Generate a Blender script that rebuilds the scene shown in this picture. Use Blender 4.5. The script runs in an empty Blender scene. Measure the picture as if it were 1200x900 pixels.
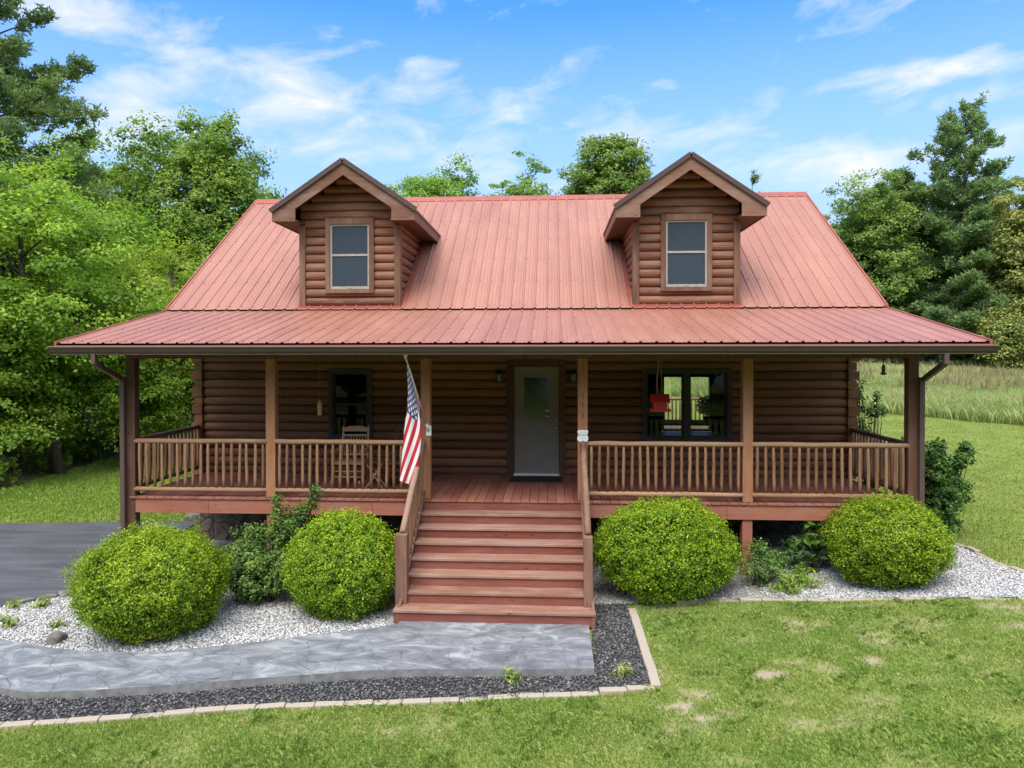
import bpy, bmesh, math, random
import numpy as np
from mathutils import Vector, Matrix
random.seed(7)
RNG = np.random.default_rng(11)
scene = bpy.context.scene
COL = scene.collection
R = math.radians

# ------------------------------------------------------------------ helpers
ORG = {}                                             # world origin of each object


def tag(o, label=None, cat=None, group=None, kind=None):
    if label: o['label'] = label
    if cat: o['category'] = cat
    if group: o['group'] = group
    if kind: o['kind'] = kind
    return o


def thing(name, loc, label, cat, group=None):
    o = bpy.data.objects.new(name, None)
    o.empty_display_size = .2
    COL.objects.link(o)
    o.location = loc
    ORG[o.name] = Vector(loc)
    return tag(o, label, cat, group)


def link(name, me, mats, parent, org):
    if not isinstance(mats, (list, tuple)): mats = [mats]
    for m in mats: me.materials.append(m)
    o = bpy.data.objects.new(name, me)
    COL.objects.link(o)
    if parent is not None:
        o.parent = parent
        o.location = org - ORG[parent.name]
    else:
        o.location = org
    ORG[o.name] = Vector(org)
    return o


class MB:
    """collects world-space shapes, links them as one mesh object"""
    def __init__(s): s.v = []; s.f = []; s.m = []; s.s = []

    def add(s, verts, faces, mi=0, smooth=False):
        b = len(s.v)
        s.v += [tuple(v) for v in verts]
        for f in faces:
            s.f.append(tuple(i + b for i in f)); s.m.append(mi); s.s.append(smooth)
        return s

    def box(s, x0, x1, y0, y1, z0, z1, mi=0):
        return s.add([(x0, y0, z0), (x1, y0, z0), (x1, y1, z0), (x0, y1, z0), (x0, y0, z1), (x1, y0, z1), (x1, y1, z1), (x0, y1, z1)],
                     [(0, 3, 2, 1), (4, 5, 6, 7), (0, 1, 5, 4), (1, 2, 6, 5), (2, 3, 7, 6), (3, 0, 4, 7)], mi)

    def bar(s, a, b, w, h, up=(0, 0, 1), mi=0):
        a, b = Vector(a), Vector(b); d = (b - a).normalized(); u = Vector(up)
        r = d.cross(u).normalized(); u = r.cross(d)
        vs = []
        for p in (a, b):
            for (i, j) in ((-1, -1), (1, -1), (1, 1), (-1, 1)):
                vs.append(p + r * (i * w / 2) + u * (j * h / 2))
        return s.add(vs, [(0, 3, 2, 1), (4, 5, 6, 7), (0, 1, 5, 4), (1, 2, 6, 5), (2, 3, 7, 6), (3, 0, 4, 7)], mi)

    def tube(s, pts, rad, n=8, mi=0, cap=True):
        pts = [Vector(p) for p in pts]
        if not isinstance(rad, (list, tuple)): rad = [rad] * len(pts)
        vs = []; fs = []
        prev = None
        for i, p in enumerate(pts):
            d = (pts[min(i + 1, len(pts) - 1)] - pts[max(i - 1, 0)]).normalized()
            ref = Vector((0, 0, 1)) if abs(d.z) < .9 else Vector((1, 0, 0))
            if prev is None: r = d.cross(ref).normalized()
            else:
                r = (prev - d * prev.dot(d)).normalized()
            prev = r
            u = d.cross(r)
            for k in range(n):
                a = 2 * math.pi * k / n
                vs.append(p + r * (math.cos(a) * rad[i]) + u * (math.sin(a) * rad[i]))
        for i in range(len(pts) - 1):
            for k in range(n):
                fs.append((i * n + k, i * n + (k + 1) % n, (i + 1) * n + (k + 1) % n, (i + 1) * n + k))
        if cap:
            fs.append(tuple(range(n))[::-1]); fs.append(tuple((len(pts) - 1) * n + k for k in range(n)))
        return s.add(vs, fs, mi, True)

    def lathe(s, c, prof, n=14, mi=0):
        c = Vector(c); vs = []; fs = []
        for (r, z) in prof:
            for k in range(n):
                a = 2 * math.pi * k / n
                vs.append(c + Vector((r * math.cos(a), r * math.sin(a), z)))
        for i in range(len(prof) - 1):
            for k in range(n):
                fs.append((i * n + k, i * n + (k + 1) % n, (i + 1) * n + (k + 1) % n, (i + 1) * n + k))
        fs.append(tuple(range(n))[::-1]); fs.append(tuple((len(prof) - 1) * n + k for k in range(n)))
        return s.add(vs, fs, mi, True)

    def prism(s, poly, off, mi=0):
        n = len(poly); off = Vector(off)
        vs = [Vector(p) for p in poly]; vs += [p + off for p in vs]
        fs = [tuple(range(n))[::-1], tuple(range(n, 2 * n))]
        for k in range(n): fs.append((k, (k + 1) % n, n + (k + 1) % n, n + k))
        return s.add(vs, fs, mi)

    def build(s, name, mats, parent=None, bevel=0, org=None):
        if org is None:
            if parent is not None: org = ORG[parent.name]
            else:
                a = np.array(s.v); org = ((a[:, 0].min() + a[:, 0].max()) / 2, (a[:, 1].min() + a[:, 1].max()) / 2, a[:, 2].min())
        org = Vector(org)
        me = bpy.data.meshes.new(name)
        me.from_pydata([tuple(Vector(v) - org) for v in s.v], [], s.f)
        me.polygons.foreach_set('material_index', s.m)
        me.polygons.foreach_set('use_smooth', s.s)
        me.update()
        bm = bmesh.new(); bm.from_mesh(me)
        bmesh.ops.recalc_face_normals(bm, faces=bm.faces)
        bm.to_mesh(me); bm.free()
        o = link(name, me, mats, parent, org)
        if bevel:
            md = o.modifiers.new('bevel', 'BEVEL'); md.width = bevel; md.segments = 2; md.limit_method = 'ANGLE'; md.angle_limit = R(40)
        return o


def np_mesh(name, V, F, mats, parent=None, org=None, tint=None, smooth=False, mi=None):
    """V (n,3) world, F (m,k) equal-sized polygons"""
    V = np.asarray(V, np.float32); F = np.asarray(F, np.int32)
    if org is None:
        org = ORG[parent.name] if parent is not None else Vector((float((V[:, 0].min() + V[:, 0].max()) / 2), float((V[:, 1].min() + V[:, 1].max()) / 2), float(V[:, 2].min())))
    org = Vector(org)
    me = bpy.data.meshes.new(name)
    V = V - np.array(org, np.float32)
    m, k = F.shape
    me.vertices.add(len(V)); me.vertices.foreach_set('co', V.ravel())
    me.loops.add(m * k); me.loops.foreach_set('vertex_index', F.ravel())
    me.polygons.add(m)
    me.polygons.foreach_set('loop_start', np.arange(0, m * k, k, dtype=np.int32))
    me.polygons.foreach_set('loop_total', np.full(m, k, np.int32))
    if smooth: me.polygons.foreach_set('use_smooth', np.ones(m, bool))
    if mi is not None: me.polygons.foreach_set('material_index', np.asarray(mi, np.int32))
    me.update(calc_edges=True)
    if tint is not None:
        at = me.attributes.new('tint', 'FLOAT', 'FACE'); at.data.foreach_set('value', np.asarray(tint, np.float32))
    return link(name, me, mats, parent, org)


def copy_tree(o, loc, parent=None, scale=None, rotz=None):
    c = o.copy(); COL.objects.link(c)
    if parent is not None: c.parent = parent
    else: c.location = loc
    if scale: c.scale = scale
    if rotz is not None: c.rotation_euler = (0, 0, rotz)
    for ch in list(o.children): copy_tree(ch, None, c)
    return c


def sm(a, b, x):
    t = np.clip((x - a) / (b - a), 0, 1); return t * t * (3 - 2 * t)


_perm = np.random.default_rng(3).random((256, 256))


def vnoise(x, y):
    xi = np.floor(x).astype(int); yi = np.floor(y).astype(int); fx = x - xi; fy = y - yi
    fx = fx * fx * (3 - 2 * fx); fy = fy * fy * (3 - 2 * fy)
    g = lambda a, b: _perm[a & 255, b & 255]
    return (g(xi, yi) * (1 - fx) + g(xi + 1, yi) * fx) * (1 - fy) + (g(xi, yi + 1) * (1 - fx) + g(xi + 1, yi + 1) * fx) * fy


def fbm(x, y, o=4):
    t = 0; a = .5
    for i in range(o):
        t = t + a * vnoise(x * 2 ** i + 17.3 * i, y * 2 ** i + 9.1 * i); a *= .5
    return t


def hgt(x, y):
    x = np.asarray(x, float); y = np.asarray(y, float)
    z = .063 * np.clip(x - .8, 0, 7.5)
    z = z + .050 * np.clip(y - 3, 0, 70) * sm(-6, 6, x)
    e = np.clip(-(x + 12.6) - .12 * (y - 5), 0, 60) * sm(-2, 6, y)
    return z + .16 * np.clip(e, 0, 40) * sm(0, 4, e)


def H(x, y): return float(hgt(x, y))


def inpoly(px, py, poly):
    res = np.zeros(len(px), bool); n = len(poly)
    for i in range(n):
        x0, y0 = poly[i]; x1, y1 = poly[(i + 1) % n]
        c = ((y0 > py) != (y1 > py)) & (px < (x1 - x0) * (py - y0) / (y1 - y0 + 1e-12) + x0)
        res ^= c
    return res


# ------------------------------------------------------------------ materials
class NT:
    def __init__(s, name):
        s.mat = bpy.data.materials.new(name); s.mat.use_nodes = True
        s.t = s.mat.node_tree; s.t.nodes.clear()
        s.out = s.n('ShaderNodeOutputMaterial')

    def n(s, typ, **kw):
        nd = s.t.nodes.new(typ)
        for k, v in kw.items(): setattr(nd, k, v)
        return nd

    def l(s, a, b): s.t.links.new(a, b)

    def setin(s, nd, name, v):
        if hasattr(v, 'is_linked') or isinstance(v, bpy.types.NodeSocket): s.l(v, nd.inputs[name])
        elif v is not None: nd.inputs[name].default_value = v

    def coord(s, kind='Object', scale=(1, 1, 1), rot=(0, 0, 0)):
        tc = s.n('ShaderNodeTexCoord'); mp = s.n('ShaderNodeMapping')
        mp.inputs['Scale'].default_value = scale; mp.inputs['Rotation'].default_value = rot
        s.l(tc.outputs[kind], mp.inputs['Vector']); return mp.outputs[0]

    def world(s, scale=(1, 1, 1), rot=(0, 0, 0)):
        g = s.n('ShaderNodeNewGeometry'); mp = s.n('ShaderNodeMapping')
        mp.inputs['Scale'].default_value = scale; mp.inputs['Rotation'].default_value = rot
        s.l(g.outputs['Position'], mp.inputs['Vector']); return mp.outputs[0]

    def noise(s, vec, scale, detail=4, rough=.55, dist=0):
        nd = s.n('ShaderNodeTexNoise'); s.l(vec, nd.inputs['Vector'])
        nd.inputs['Scale'].default_value = scale; nd.inputs['Detail'].default_value = detail
        nd.inputs['Roughness'].default_value = rough; nd.inputs['Distortion'].default_value = dist
        return nd.outputs[0]

    def ramp(s, fac, stops):
        nd = s.n('ShaderNodeValToRGB'); s.l(fac, nd.inputs[0])
        e = nd.color_ramp.elements
        while len(e) < len(stops): e.new(.5)
        for el, (p, c) in zip(e, stops):
            el.position = p; el.color = (*c, 1) if len(c) == 3 else c
        return nd.outputs[0]

    def rf(s, fac, a, b):
        return s.ramp(fac, [(a, (0, 0, 0)), (b, (1, 1, 1))])

    def mix(s, fac, a, b, mode='MIX'):
        nd = s.n('ShaderNodeMix', data_type='RGBA', blend_type=mode)
        for nm, v in ((0, fac), (6, a), (7, b)):
            if isinstance(v, bpy.types.NodeSocket): s.l(v, nd.inputs[nm])
            else: nd.inputs[nm].default_value = (*v, 1) if isinstance(v, tuple) and len(v) == 3 else v
        return nd.outputs[2]

    def math(s, op, a, b=0.0, c=None):
        nd = s.n('ShaderNodeMath', operation=op)
        for i, v in enumerate((a, b, c)):
            if v is None: continue
            if isinstance(v, bpy.types.NodeSocket): s.l(v, nd.inputs[i])
            else: nd.inputs[i].default_value = v
        return nd.outputs[0]

    def rnd(s): return s.n('ShaderNodeNewGeometry').outputs['Random Per Island']
    def ornd(s): return s.n('ShaderNodeObjectInfo').outputs['Random']

    def attr(s, name):
        nd = s.n('ShaderNodeAttribute'); nd.attribute_name = name; return nd

    def bump(s, hgt_, strength=.3, dist=.02):
        nd = s.n('ShaderNodeBump'); nd.inputs['Strength'].default_value = strength; nd.inputs['Distance'].default_value = dist
        s.l(hgt_, nd.inputs['Height']); return nd.outputs[0]

    def pbr(s, col, rough=.7, spec=.3, metal=0., normal=None):
        b = s.n('ShaderNodeBsdfPrincipled')
        if isinstance(col, tuple): col = (*col, 1)
        s.setin(b, 'Base Color', col); s.setin(b, 'Roughness', rough)
        b.inputs['Specular IOR Level'].default_value = spec; b.inputs['Metallic'].default_value = metal
        if normal is not None: s.l(normal, b.inputs['Normal'])
        s.l(b.outputs[0], s.out.inputs[0]); return b


def m_plain(name, c, rough=.6, spec=.3, metal=0., var=.15, sc=18.):
    t = NT(name); n = t.noise(t.coord(), sc, 5)
    d = tuple(x * (1 - var) for x in c); u = tuple(min(1, x * (1 + var)) for x in c)
    t.pbr(t.ramp(n, [(.3, d), (.7, u)]), rough, spec, metal, t.bump(n, .08, .01)); return t.mat


def m_wood(name, dark, light, grey=None, axis=0, rough=.75, sc=1.0, greyamt=.5, bump=.35, spec=.25):
    t = NT(name)
    s = [9 * sc] * 3; s[axis] = .9 * sc
    v = t.coord('Object', tuple(s))
    g = t.noise(v, 3.2, 6, .65, .6)
    s2 = [2.4 * sc] * 3; s2[axis] = .7 * sc
    blot = t.noise(t.coord('Object', tuple(s2)), 2.3, 4, .6)
    rr = t.math('FRACT', t.math('ADD', t.rnd(), t.math('MULTIPLY', t.ornd(), 7.3)))
    f = t.math('ADD', t.math('MULTIPLY', g, .65), t.math('MULTIPLY', rr, .38))
    c = t.ramp(f, [(.25, dark), (.75, light)])
    s4 = [26 * sc] * 3; s4[axis] = .8 * sc
    ck = t.rf(t.noise(t.coord('Object', tuple(s4)), 2.0, 5, .7, .4), .56, .66)
    c = t.mix(t.math('MULTIPLY', ck, .55), c, tuple(x * .4 for x in dark))
    kn = t.n('ShaderNodeTexVoronoi'); s3 = [5.5] * 3; s3[axis] = 2.2
    t.l(t.coord('Object', tuple(s3)), kn.inputs['Vector']); kn.inputs['Scale'].default_value = 1.0
    k = t.rf(kn.outputs['Distance'], .03, .085)
    c = t.mix(t.math('SUBTRACT', 1.0, k), c, tuple(x * .35 for x in dark))
    if grey:
        c = t.mix(t.math('MULTIPLY', t.rf(blot, .46, .72), greyamt), c, grey)
    t.pbr(c, rough, spec, 0, t.bump(t.math('ADD', g, t.math('MULTIPLY', blot, .4)), bump, .012)); return t.mat


def m_leaf(name, pal, trans=.35, rough=.55, spec=.25):
    """pal: three base colours young / mid / old"""
    t = NT(name)
    ti = t.attr('tint').outputs['Fac']
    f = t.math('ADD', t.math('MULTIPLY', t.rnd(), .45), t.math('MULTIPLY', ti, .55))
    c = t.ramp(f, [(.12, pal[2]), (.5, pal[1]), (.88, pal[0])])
    hs = t.n('ShaderNodeHueSaturation'); t.l(c, hs.inputs['Color'])
    t.l(t.math('ADD', .9, t.math('MULTIPLY', t.ornd(), .2)), hs.inputs['Value'])
    t.l(t.math('ADD', .494, t.math('MULTIPLY', t.ornd(), .012)), hs.inputs['Hue'])
    c = hs.outputs[0]
    p = t.n('ShaderNodeBsdfPrincipled'); t.l(c, p.inputs['Base Color']); p.inputs['Roughness'].default_value = rough
    p.inputs['Specular IOR Level'].default_value = spec
    tr = t.n('ShaderNodeBsdfTranslucent'); t.l(t.mix(1.0, c, (1.0, 1.0, .55), 'MULTIPLY'), tr.inputs['Color'])
    mx = t.n('ShaderNodeMixShader'); mx.inputs[0].default_value = trans
    t.l(p.outputs[0], mx.inputs[1]); t.l(tr.outputs[0], mx.inputs[2]); t.l(mx.outputs[0], t.out.inputs[0])
    return t.mat


def m_glass(name, tintc=(.93, .95, .94), base=.26):
    t = NT(name)
    fr = t.n('ShaderNodeFresnel'); fr.inputs['IOR'].default_value = 1.5
    gl = t.n('ShaderNodeBsdfGlossy'); gl.inputs['Roughness'].default_value = .02; gl.inputs['Color'].default_value = (.9, .95, 1, 1)
    tp = t.n('ShaderNodeBsdfTransparent'); tp.inputs[0].default_value = (*tintc, 1)
    mx = t.n('ShaderNodeMixShader'); t.l(t.math('MULTIPLY', fr.outputs[0], base), mx.inputs[0])
    t.l(tp.outputs[0], mx.inputs[1]); t.l(gl.outputs[0], mx.inputs[2]); t.l(mx.outputs[0], t.out.inputs[0]); return t.mat


M = {}
# log siding: brown stain, weathered
M['log'] = m_wood('log siding', (.10, .042, .02), (.28, .125, .06), (.20, .135, .095), 0, .6, 1, .28)
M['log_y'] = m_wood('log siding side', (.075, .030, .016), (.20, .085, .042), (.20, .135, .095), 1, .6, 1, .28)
M['dlog'] = m_wood('dormer log siding', (.125, .050, .028), (.27, .125, .07), (.27, .19, .14), 0, .6, 1, .6)
M['dlog_y'] = m_wood('dormer log siding side', (.125, .050, .028), (.27, .125, .07), (.27, .19, .14), 1, .6, 1, .6)
M['trim'] = m_wood('weathered trim', (.13, .058, .036), (.25, .135, .09), (.27, .195, .15), 0, .7, 1, .6)
M['trim_z'] = m_wood('weathered trim upright', (.115, .05, .03), (.22, .115, .072), (.25, .175, .13), 2, .7, 1, .6)
M['rail'] = m_wood('peeled log rail', (.25, .125, .066), (.43, .25, .15), (.40, .28, .19), 0, .65, 1, .6)
M['baluster'] = m_wood('peeled log baluster', (.18, .085, .042), (.38, .205, .11), (.31, .205, .13), 2, .65, 1, .6)
M['railslope'] = m_wood('stair rail timber', (.17, .085, .055), (.31, .185, .13), (.34, .25, .19), 1, .65, 1, .6)
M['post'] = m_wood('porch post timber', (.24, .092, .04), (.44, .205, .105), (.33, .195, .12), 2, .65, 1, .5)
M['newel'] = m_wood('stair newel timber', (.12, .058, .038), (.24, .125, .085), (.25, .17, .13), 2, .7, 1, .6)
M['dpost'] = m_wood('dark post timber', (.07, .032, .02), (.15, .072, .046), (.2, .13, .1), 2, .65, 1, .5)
M['door_trim'] = m_wood('dark door trim', (.06, .028, .018), (.12, .06, .036), None, 2, .6)
M['deckpaint'] = m_wood('red brown deck stain', (.22, .075, .048), (.35, .14, .092), (.38, .21, .16), 1, .6, 1, .45, .2)
M['tread_worn_toplit'] = m_wood('worn toplit red brown step stain', (.205, .096, .064), (.33, .185, .135), (.44, .30, .24), 0, .55, 1, .55, .15)  # paler from wear, with overhead light on the treads also put into the colour
M['riser_shaded'] = m_wood('shaded red brown riser stain', (.15, .042, .030), (.25, .085, .062), (.30, .15, .12), 0, .65, 1, .35, .15)  # darker colour stands in for shade on the upright risers
M['rimpaint'] = m_wood('red brown rim stain', (.27, .092, .056), (.38, .15, .095), (.36, .2, .15), 0, .6, 1, .4, .15)
M['ceiling'] = m_wood('porch ceiling board', (.13, .07, .04), (.22, .12, .07), None, 0, .7)
M['soffit'] = m_wood('dark soffit board', (.07, .03, .022), (.13, .06, .042), None, 1, .7)
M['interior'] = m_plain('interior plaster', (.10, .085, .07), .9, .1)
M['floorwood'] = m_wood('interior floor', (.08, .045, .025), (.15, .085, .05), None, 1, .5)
M['chairwood'] = m_wood('rocking chair wood', (.40, .22, .11), (.62, .41, .24), None, 2, .5)
M['darkwood'] = m_wood('dark furniture wood', (.10, .045, .03), (.18, .085, .055), None, 2, .5)
M['bark'] = m_wood('tree bark', (.035, .027, .021), (.10, .08, .065), (.12, .11, .095), 2, .95, .8, .5, .9)
M['glass'] = m_glass('window glass')
def m_screen():
    t = NT('insect screen'); d = t.n('ShaderNodeBsdfDiffuse'); t.l(t.ramp(t.noise(t.coord(), 70, 3), [(.3, (.055, .08, .105)), (.7, (.09, .12, .15))]), d.inputs[0])
    tp = t.n('ShaderNodeBsdfTransparent'); mx = t.n('ShaderNodeMixShader'); mx.inputs[0].default_value = .5
    t.l(tp.outputs[0], mx.inputs[1]); t.l(d.outputs[0], mx.inputs[2]); t.l(mx.outputs[0], t.out.inputs[0]); return t.mat


M['screen'] = m_screen()
M['vinyl'] = m_plain('window sash vinyl', (.34, .31, .27), .5, .3)
M['dsash'] = m_plain('dark window sash', (.045, .042, .035), .5, .3)
M['doorpaint'] = m_plain('grey door paint', (.235, .205, .165), .5, .3, 0, .06, 6)
M['chrome'] = m_plain('brushed nickel', (.6, .58, .53), .3, .5, 1.)
M['black'] = m_plain('black metal', (.02, .02, .02), .45, .4)
M['white'] = m_plain('white plastic', (.75, .75, .73), .5, .4, 0, .04)
M['blue'] = m_plain('blue print', (.05, .10, .24), .6)
M['palegrey'] = m_plain('pale grey print', (.42, .48, .5), .6)
M['burn'] = m_plain('burnt brown numeral', (.17, .05, .022), .8)
M['redpaint'] = m_plain('bright red paint', (.62, .04, .035), .5, .35, 0, .1)
M['rope'] = m_plain('twisted rope', (.3, .17, .09), .9)
M['gold'] = m_plain('gilt finial', (.7, .66, .4), .35, .5, .3)
M['polewhite'] = m_plain('flag pole', (.55, .5, .42), .4, .4)
M['mat'] = m_plain('coir door mat', (.045, .04, .035), .95, .1, 0, .4, 60)
M['gutter'] = m_plain('brown gutter', (.05, .033, .026), .4, .5, 0, .1, 3)
M['gutterlip'] = m_plain('gutter lip', (.28, .2, .16), .35, .5, 0, .1, 3)
M['downspout'] = m_plain('faded brown downspout', (.10, .064, .052), .45, .4, 0, .08, 4)
M['pot'] = m_plain('terracotta', (.24, .11, .06), .8)
M['dark'] = m_plain('under porch dark', (.03, .026, .022), .9, .1)


def m_roof():
    t = NT('faded red ribbed metal')
    n = t.noise(t.coord('Object', (1.2, .35, .35)), 1.6, 5, .6)
    f = t.noise(t.coord('Object'), 45, 4)
    c = t.ramp(n, [(.3, (.305, .128, .084)), (.7, (.375, .174, .117))])
    c = t.mix(t.math('MULTIPLY', t.rf(f, .52, .75), .3), c, (.52, .28, .23))
    st = t.noise(t.coord('Object', (4.5, .25, .25)), 1.3, 5, .65)
    c = t.mix(t.math('MULTIPLY', t.rf(st, .46, .72), .42), c, (.24, .095, .065))
    ro = t.math('ADD', .36, t.math('MULTIPLY', n, .16))
    b = t.pbr(c, ro, .5, 0, t.bump(t.noise(t.coord('Object', (3, 1, 1)), 2.2, 3), .12, .02))
    return t.mat


M['roof'] = m_roof()
M['roofedge'] = m_plain('dark red edge trim', (.20, .07, .05), .4, .45)
M['flash'] = m_plain('red flashing', (.31, .085, .06), .45, .35, 0, .2, 3)
M['roofbrown'] = m_plain('brown drip edge', (.07, .04, .03), .5, .4)


def m_stone():
    t = NT('dark foundation stone'); v = t.world((1, 1, 1))
    vo = t.n('ShaderNodeTexVoronoi'); vo.feature = 'DISTANCE_TO_EDGE'; t.l(v, vo.inputs['Vector']); vo.inputs['Scale'].default_value = 3.6
    n = t.noise(v, 6, 5)
    c = t.ramp(n, [(.3, (.07, .055, .042)), (.7, (.2, .165, .13))])
    e = t.rf(vo.outputs['Distance'], .01, .05)
    c = t.mix(e, (.05, .045, .04), c)
    t.pbr(c, .9, .2, 0, t.bump(t.math('ADD', e, n), .6, .03)); return t.mat


M['stone'] = m_stone()


def m_path():
    t = NT('stamped concrete'); v = t.world((1, 1, .3))
    w = t.noise(v, 2.2, 3); vv = t.n('ShaderNodeVectorMath', operation='ADD'); t.l(v, vv.inputs[0])
    wm = t.n('ShaderNodeVectorMath', operation='SCALE'); t.l(t.mix(1., w, w), wm.inputs[0]); wm.inputs['Scale'].default_value = .16
    t.l(wm.outputs[0], vv.inputs[1])
    vo = t.n('ShaderNodeTexVoronoi'); vo.feature = 'DISTANCE_TO_EDGE'; t.l(vv.outputs[0], vo.inputs['Vector']); vo.inputs['Scale'].default_value = 2.3
    e = t.rf(vo.outputs['Distance'], .006, .03)
    vc = t.n('ShaderNodeTexVoronoi'); t.l(vv.outputs[0], vc.inputs['Vector']); vc.inputs['Scale'].default_value = 2.3
    streak = t.noise(t.world((1.5, 2.6, 1), (0, 0, R(-32))), 1.5, 8, .66, 1.1)
    c = t.ramp(streak, [(.30, (.075, .083, .095)), (.44, (.135, .146, .16)), (.55, (.215, .225, .238)), (.70, (.40, .405, .41))])
    sep = t.n('ShaderNodeSeparateColor'); t.l(vc.outputs['Color'], sep.inputs[0])
    c = t.mix(t.math('MULTIPLY', sep.outputs[0], .22), c, (.26, .27, .28))
    c = t.mix(t.math('MULTIPLY', t.math('MULTIPLY', t.math('SUBTRACT', 1.0, e), t.rf(t.noise(v, 3.1, 3), .38, .62)), .5), c, (.09, .1, .115))
    fine = t.noise(v, 60, 4)
    c = t.mix(t.math('MULTIPLY', t.rf(fine, .5, .75), .25), c, (.45, .45, .46))
    t.pbr(c, .55, .35, 0, t.bump(t.math('ADD', t.math('MULTIPLY', e, .2), t.math('ADD', t.math('MULTIPLY', streak, .9), t.math('MULTIPLY', fine, .15))), .9, .03)); return t.mat


M['path'] = m_path()
M['slabedge'] = m_plain('slab edge concrete', (.2, .2, .195), .9, .2, 0, .3, 9)


def m_asphalt():
    t = NT('grey asphalt'); v = t.world()
    s = t.noise(t.world((.5, 2.2, 1), (0, 0, R(-20))), 1.2, 5, .6, .8); g = t.noise(v, 90, 3)
    c = t.ramp(s, [(.3, (.055, .057, .063)), (.55, (.085, .088, .097)), (.75, (.13, .133, .142))])
    c = t.mix(t.math('MULTIPLY', t.rf(g, .5, .7), .3), c, (.2, .2, .21))
    p = t.noise(v, .55, 4, .6, 1.5); c = t.mix(t.math('MULTIPLY', t.rf(p, .5, .7), .3), c, (.045, .046, .052))
    vo = t.n('ShaderNodeTexVoronoi'); vo.feature = 'DISTANCE_TO_EDGE'; t.l(t.world((1, 1, .1)), vo.inputs['Vector']); vo.inputs['Scale'].default_value = .45
    c = t.mix(t.math('MULTIPLY', t.math('SUBTRACT', 1.0, t.rf(vo.outputs['Distance'], .001, .006)), .25), c, (.03, .03, .033))
    t.pbr(c, .85, .25, 0, t.bump(g, .4, .012)); return t.mat


M['asphalt'] = m_asphalt()


def m_ground():
    t = NT('lawn ground'); v = t.world()
    a = t.noise(v, 1.1, 5, .6); b = t.noise(v, 9, 5, .7); c = t.noise(v, 55, 4, .6)
    gr = t.ramp(t.math('ADD', t.math('MULTIPLY', a, .5), t.math('MULTIPLY', b, .5)), [(.32, (.12, .17, .03)), (.5, (.20, .24, .055)), (.66, (.30, .31, .11))])
    gr = t.mix(t.math('MULTIPLY', t.rf(c, .45, .7), .4), gr, (.09, .14, .025))
    dirt = t.ramp(b, [(.3, (.30, .23, .155)), (.7, (.48, .40, .30))])
    gr = t.mix(t.rf(t.attr('bare').outputs['Fac'], .05, .95), gr, dirt)
    wd = t.ramp(t.noise(v, 6, 6, .75), [(.3, (.05, .035, .02)), (.5, (.12, .085, .05)), (.7, (.2, .15, .1))])
    gr = t.mix(t.attr('wood').outputs['Fac'], gr, wd)
    t.pbr(gr, .95, .1, 0, t.bump(t.math('ADD', b, c), .6, .04)); return t.mat


M['ground'] = m_ground()


def m_soil(name, a, b):
    t = NT(name); n = t.noise(t.world(), 30, 5, .7)
    t.pbr(t.ramp(n, [(.35, a), (.65, b)]), .95, .1, 0, t.bump(n, .6, .02)); return t.mat


M['soil_white'] = m_soil('gravel bed base', (.17, .16, .145), (.34, .325, .30))
M['soil_dark'] = m_soil('dark gravel base', (.02, .02, .022), (.06, .06, .06))


def m_peb(name, stops, rough=.8):
    t = NT(name); n = t.noise(t.world(), 40, 3)
    c = t.ramp(t.rnd(), stops)
    c = t.mix(t.math('MULTIPLY', n, .3), c, (.3, .29, .27)); t.pbr(c, rough, .3); return t.mat


M['peb_white'] = m_peb('white marble gravel', [(.0, (.17, .17, .165)), (.15, (.36, .36, .35)), (.6, (.54, .54, .54)), (1., (.68, .68, .68))])
M['peb_dark'] = m_peb('dark slate gravel', [(0, (.018, .018, .021)), (.5, (.045, .046, .05)), (.85, (.10, .10, .105)), (1, (.26, .23, .2))])
M['brick'] = m_peb('tan edging block', [(0, (.34, .285, .21)), (.5, (.40, .34, .26)), (1, (.46, .40, .31))], .9)
M['rock'] = m_plain('field stone', (.17, .16, .145), .9, .2, 0, .4, 9)
M['grass'] = m_leaf('lawn grass blades', ((.53, .51, .20), (.29, .40, .09), (.13, .25, .04)), .3, .6, .15)
M['grass_far'] = m_leaf('mown lawn blades', ((.38, .46, .10), (.25, .37, .06), (.15, .26, .04)), .3, .6, .15)
M['field'] = m_leaf('tall field grass', ((.54, .52, .25), (.36, .42, .15), (.21, .29, .085)), .3, .6, .15)
M['seed'] = m_leaf('grass seed heads', ((.36, .28, .17), (.28, .22, .12), (.2, .18, .08)), .3, .7, .1)
M['box'] = m_leaf('boxwood leaves', ((.50, .62, .035), (.25, .41, .02), (.075, .17, .012)), .36, .45, .35)
M['holly'] = m_leaf('holly leaves', ((.26, .38, .08), (.13, .235, .05), (.05, .115, .028)), .32, .5, .28)
M['laurel'] = m_leaf('laurel leaves', ((.18, .30, .055), (.075, .165, .032), (.03, .08, .022)), .3, .42, .35)
M['maple'] = m_leaf('maple leaves', ((.50, .64, .08), (.28, .45, .06), (.125, .24, .036)), .54, .5, .3)
M['yellowleaf'] = m_leaf('pale spring leaves', ((.54, .64, .09), (.34, .48, .06), (.16, .28, .04)), .5, .5, .3)
M['oak'] = m_leaf('oak leaves', ((.40, .54, .09), (.225, .37, .065), (.10, .20, .04)), .5, .5, .3)
M['farleaf'] = m_leaf('far tree leaves', ((.38, .50, .11), (.22, .345, .08), (.105, .195, .05)), .48, .55, .25)
M['needle'] = m_leaf('pine needles', ((.30, .40, .14), (.18, .275, .10), (.095, .165, .07)), .42, .55, .25)
M['olive'] = m_leaf('olive yellow leaves', ((.42, .42, .11), (.28, .32, .08), (.14, .19, .05)), .35, .55, .25)


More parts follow.
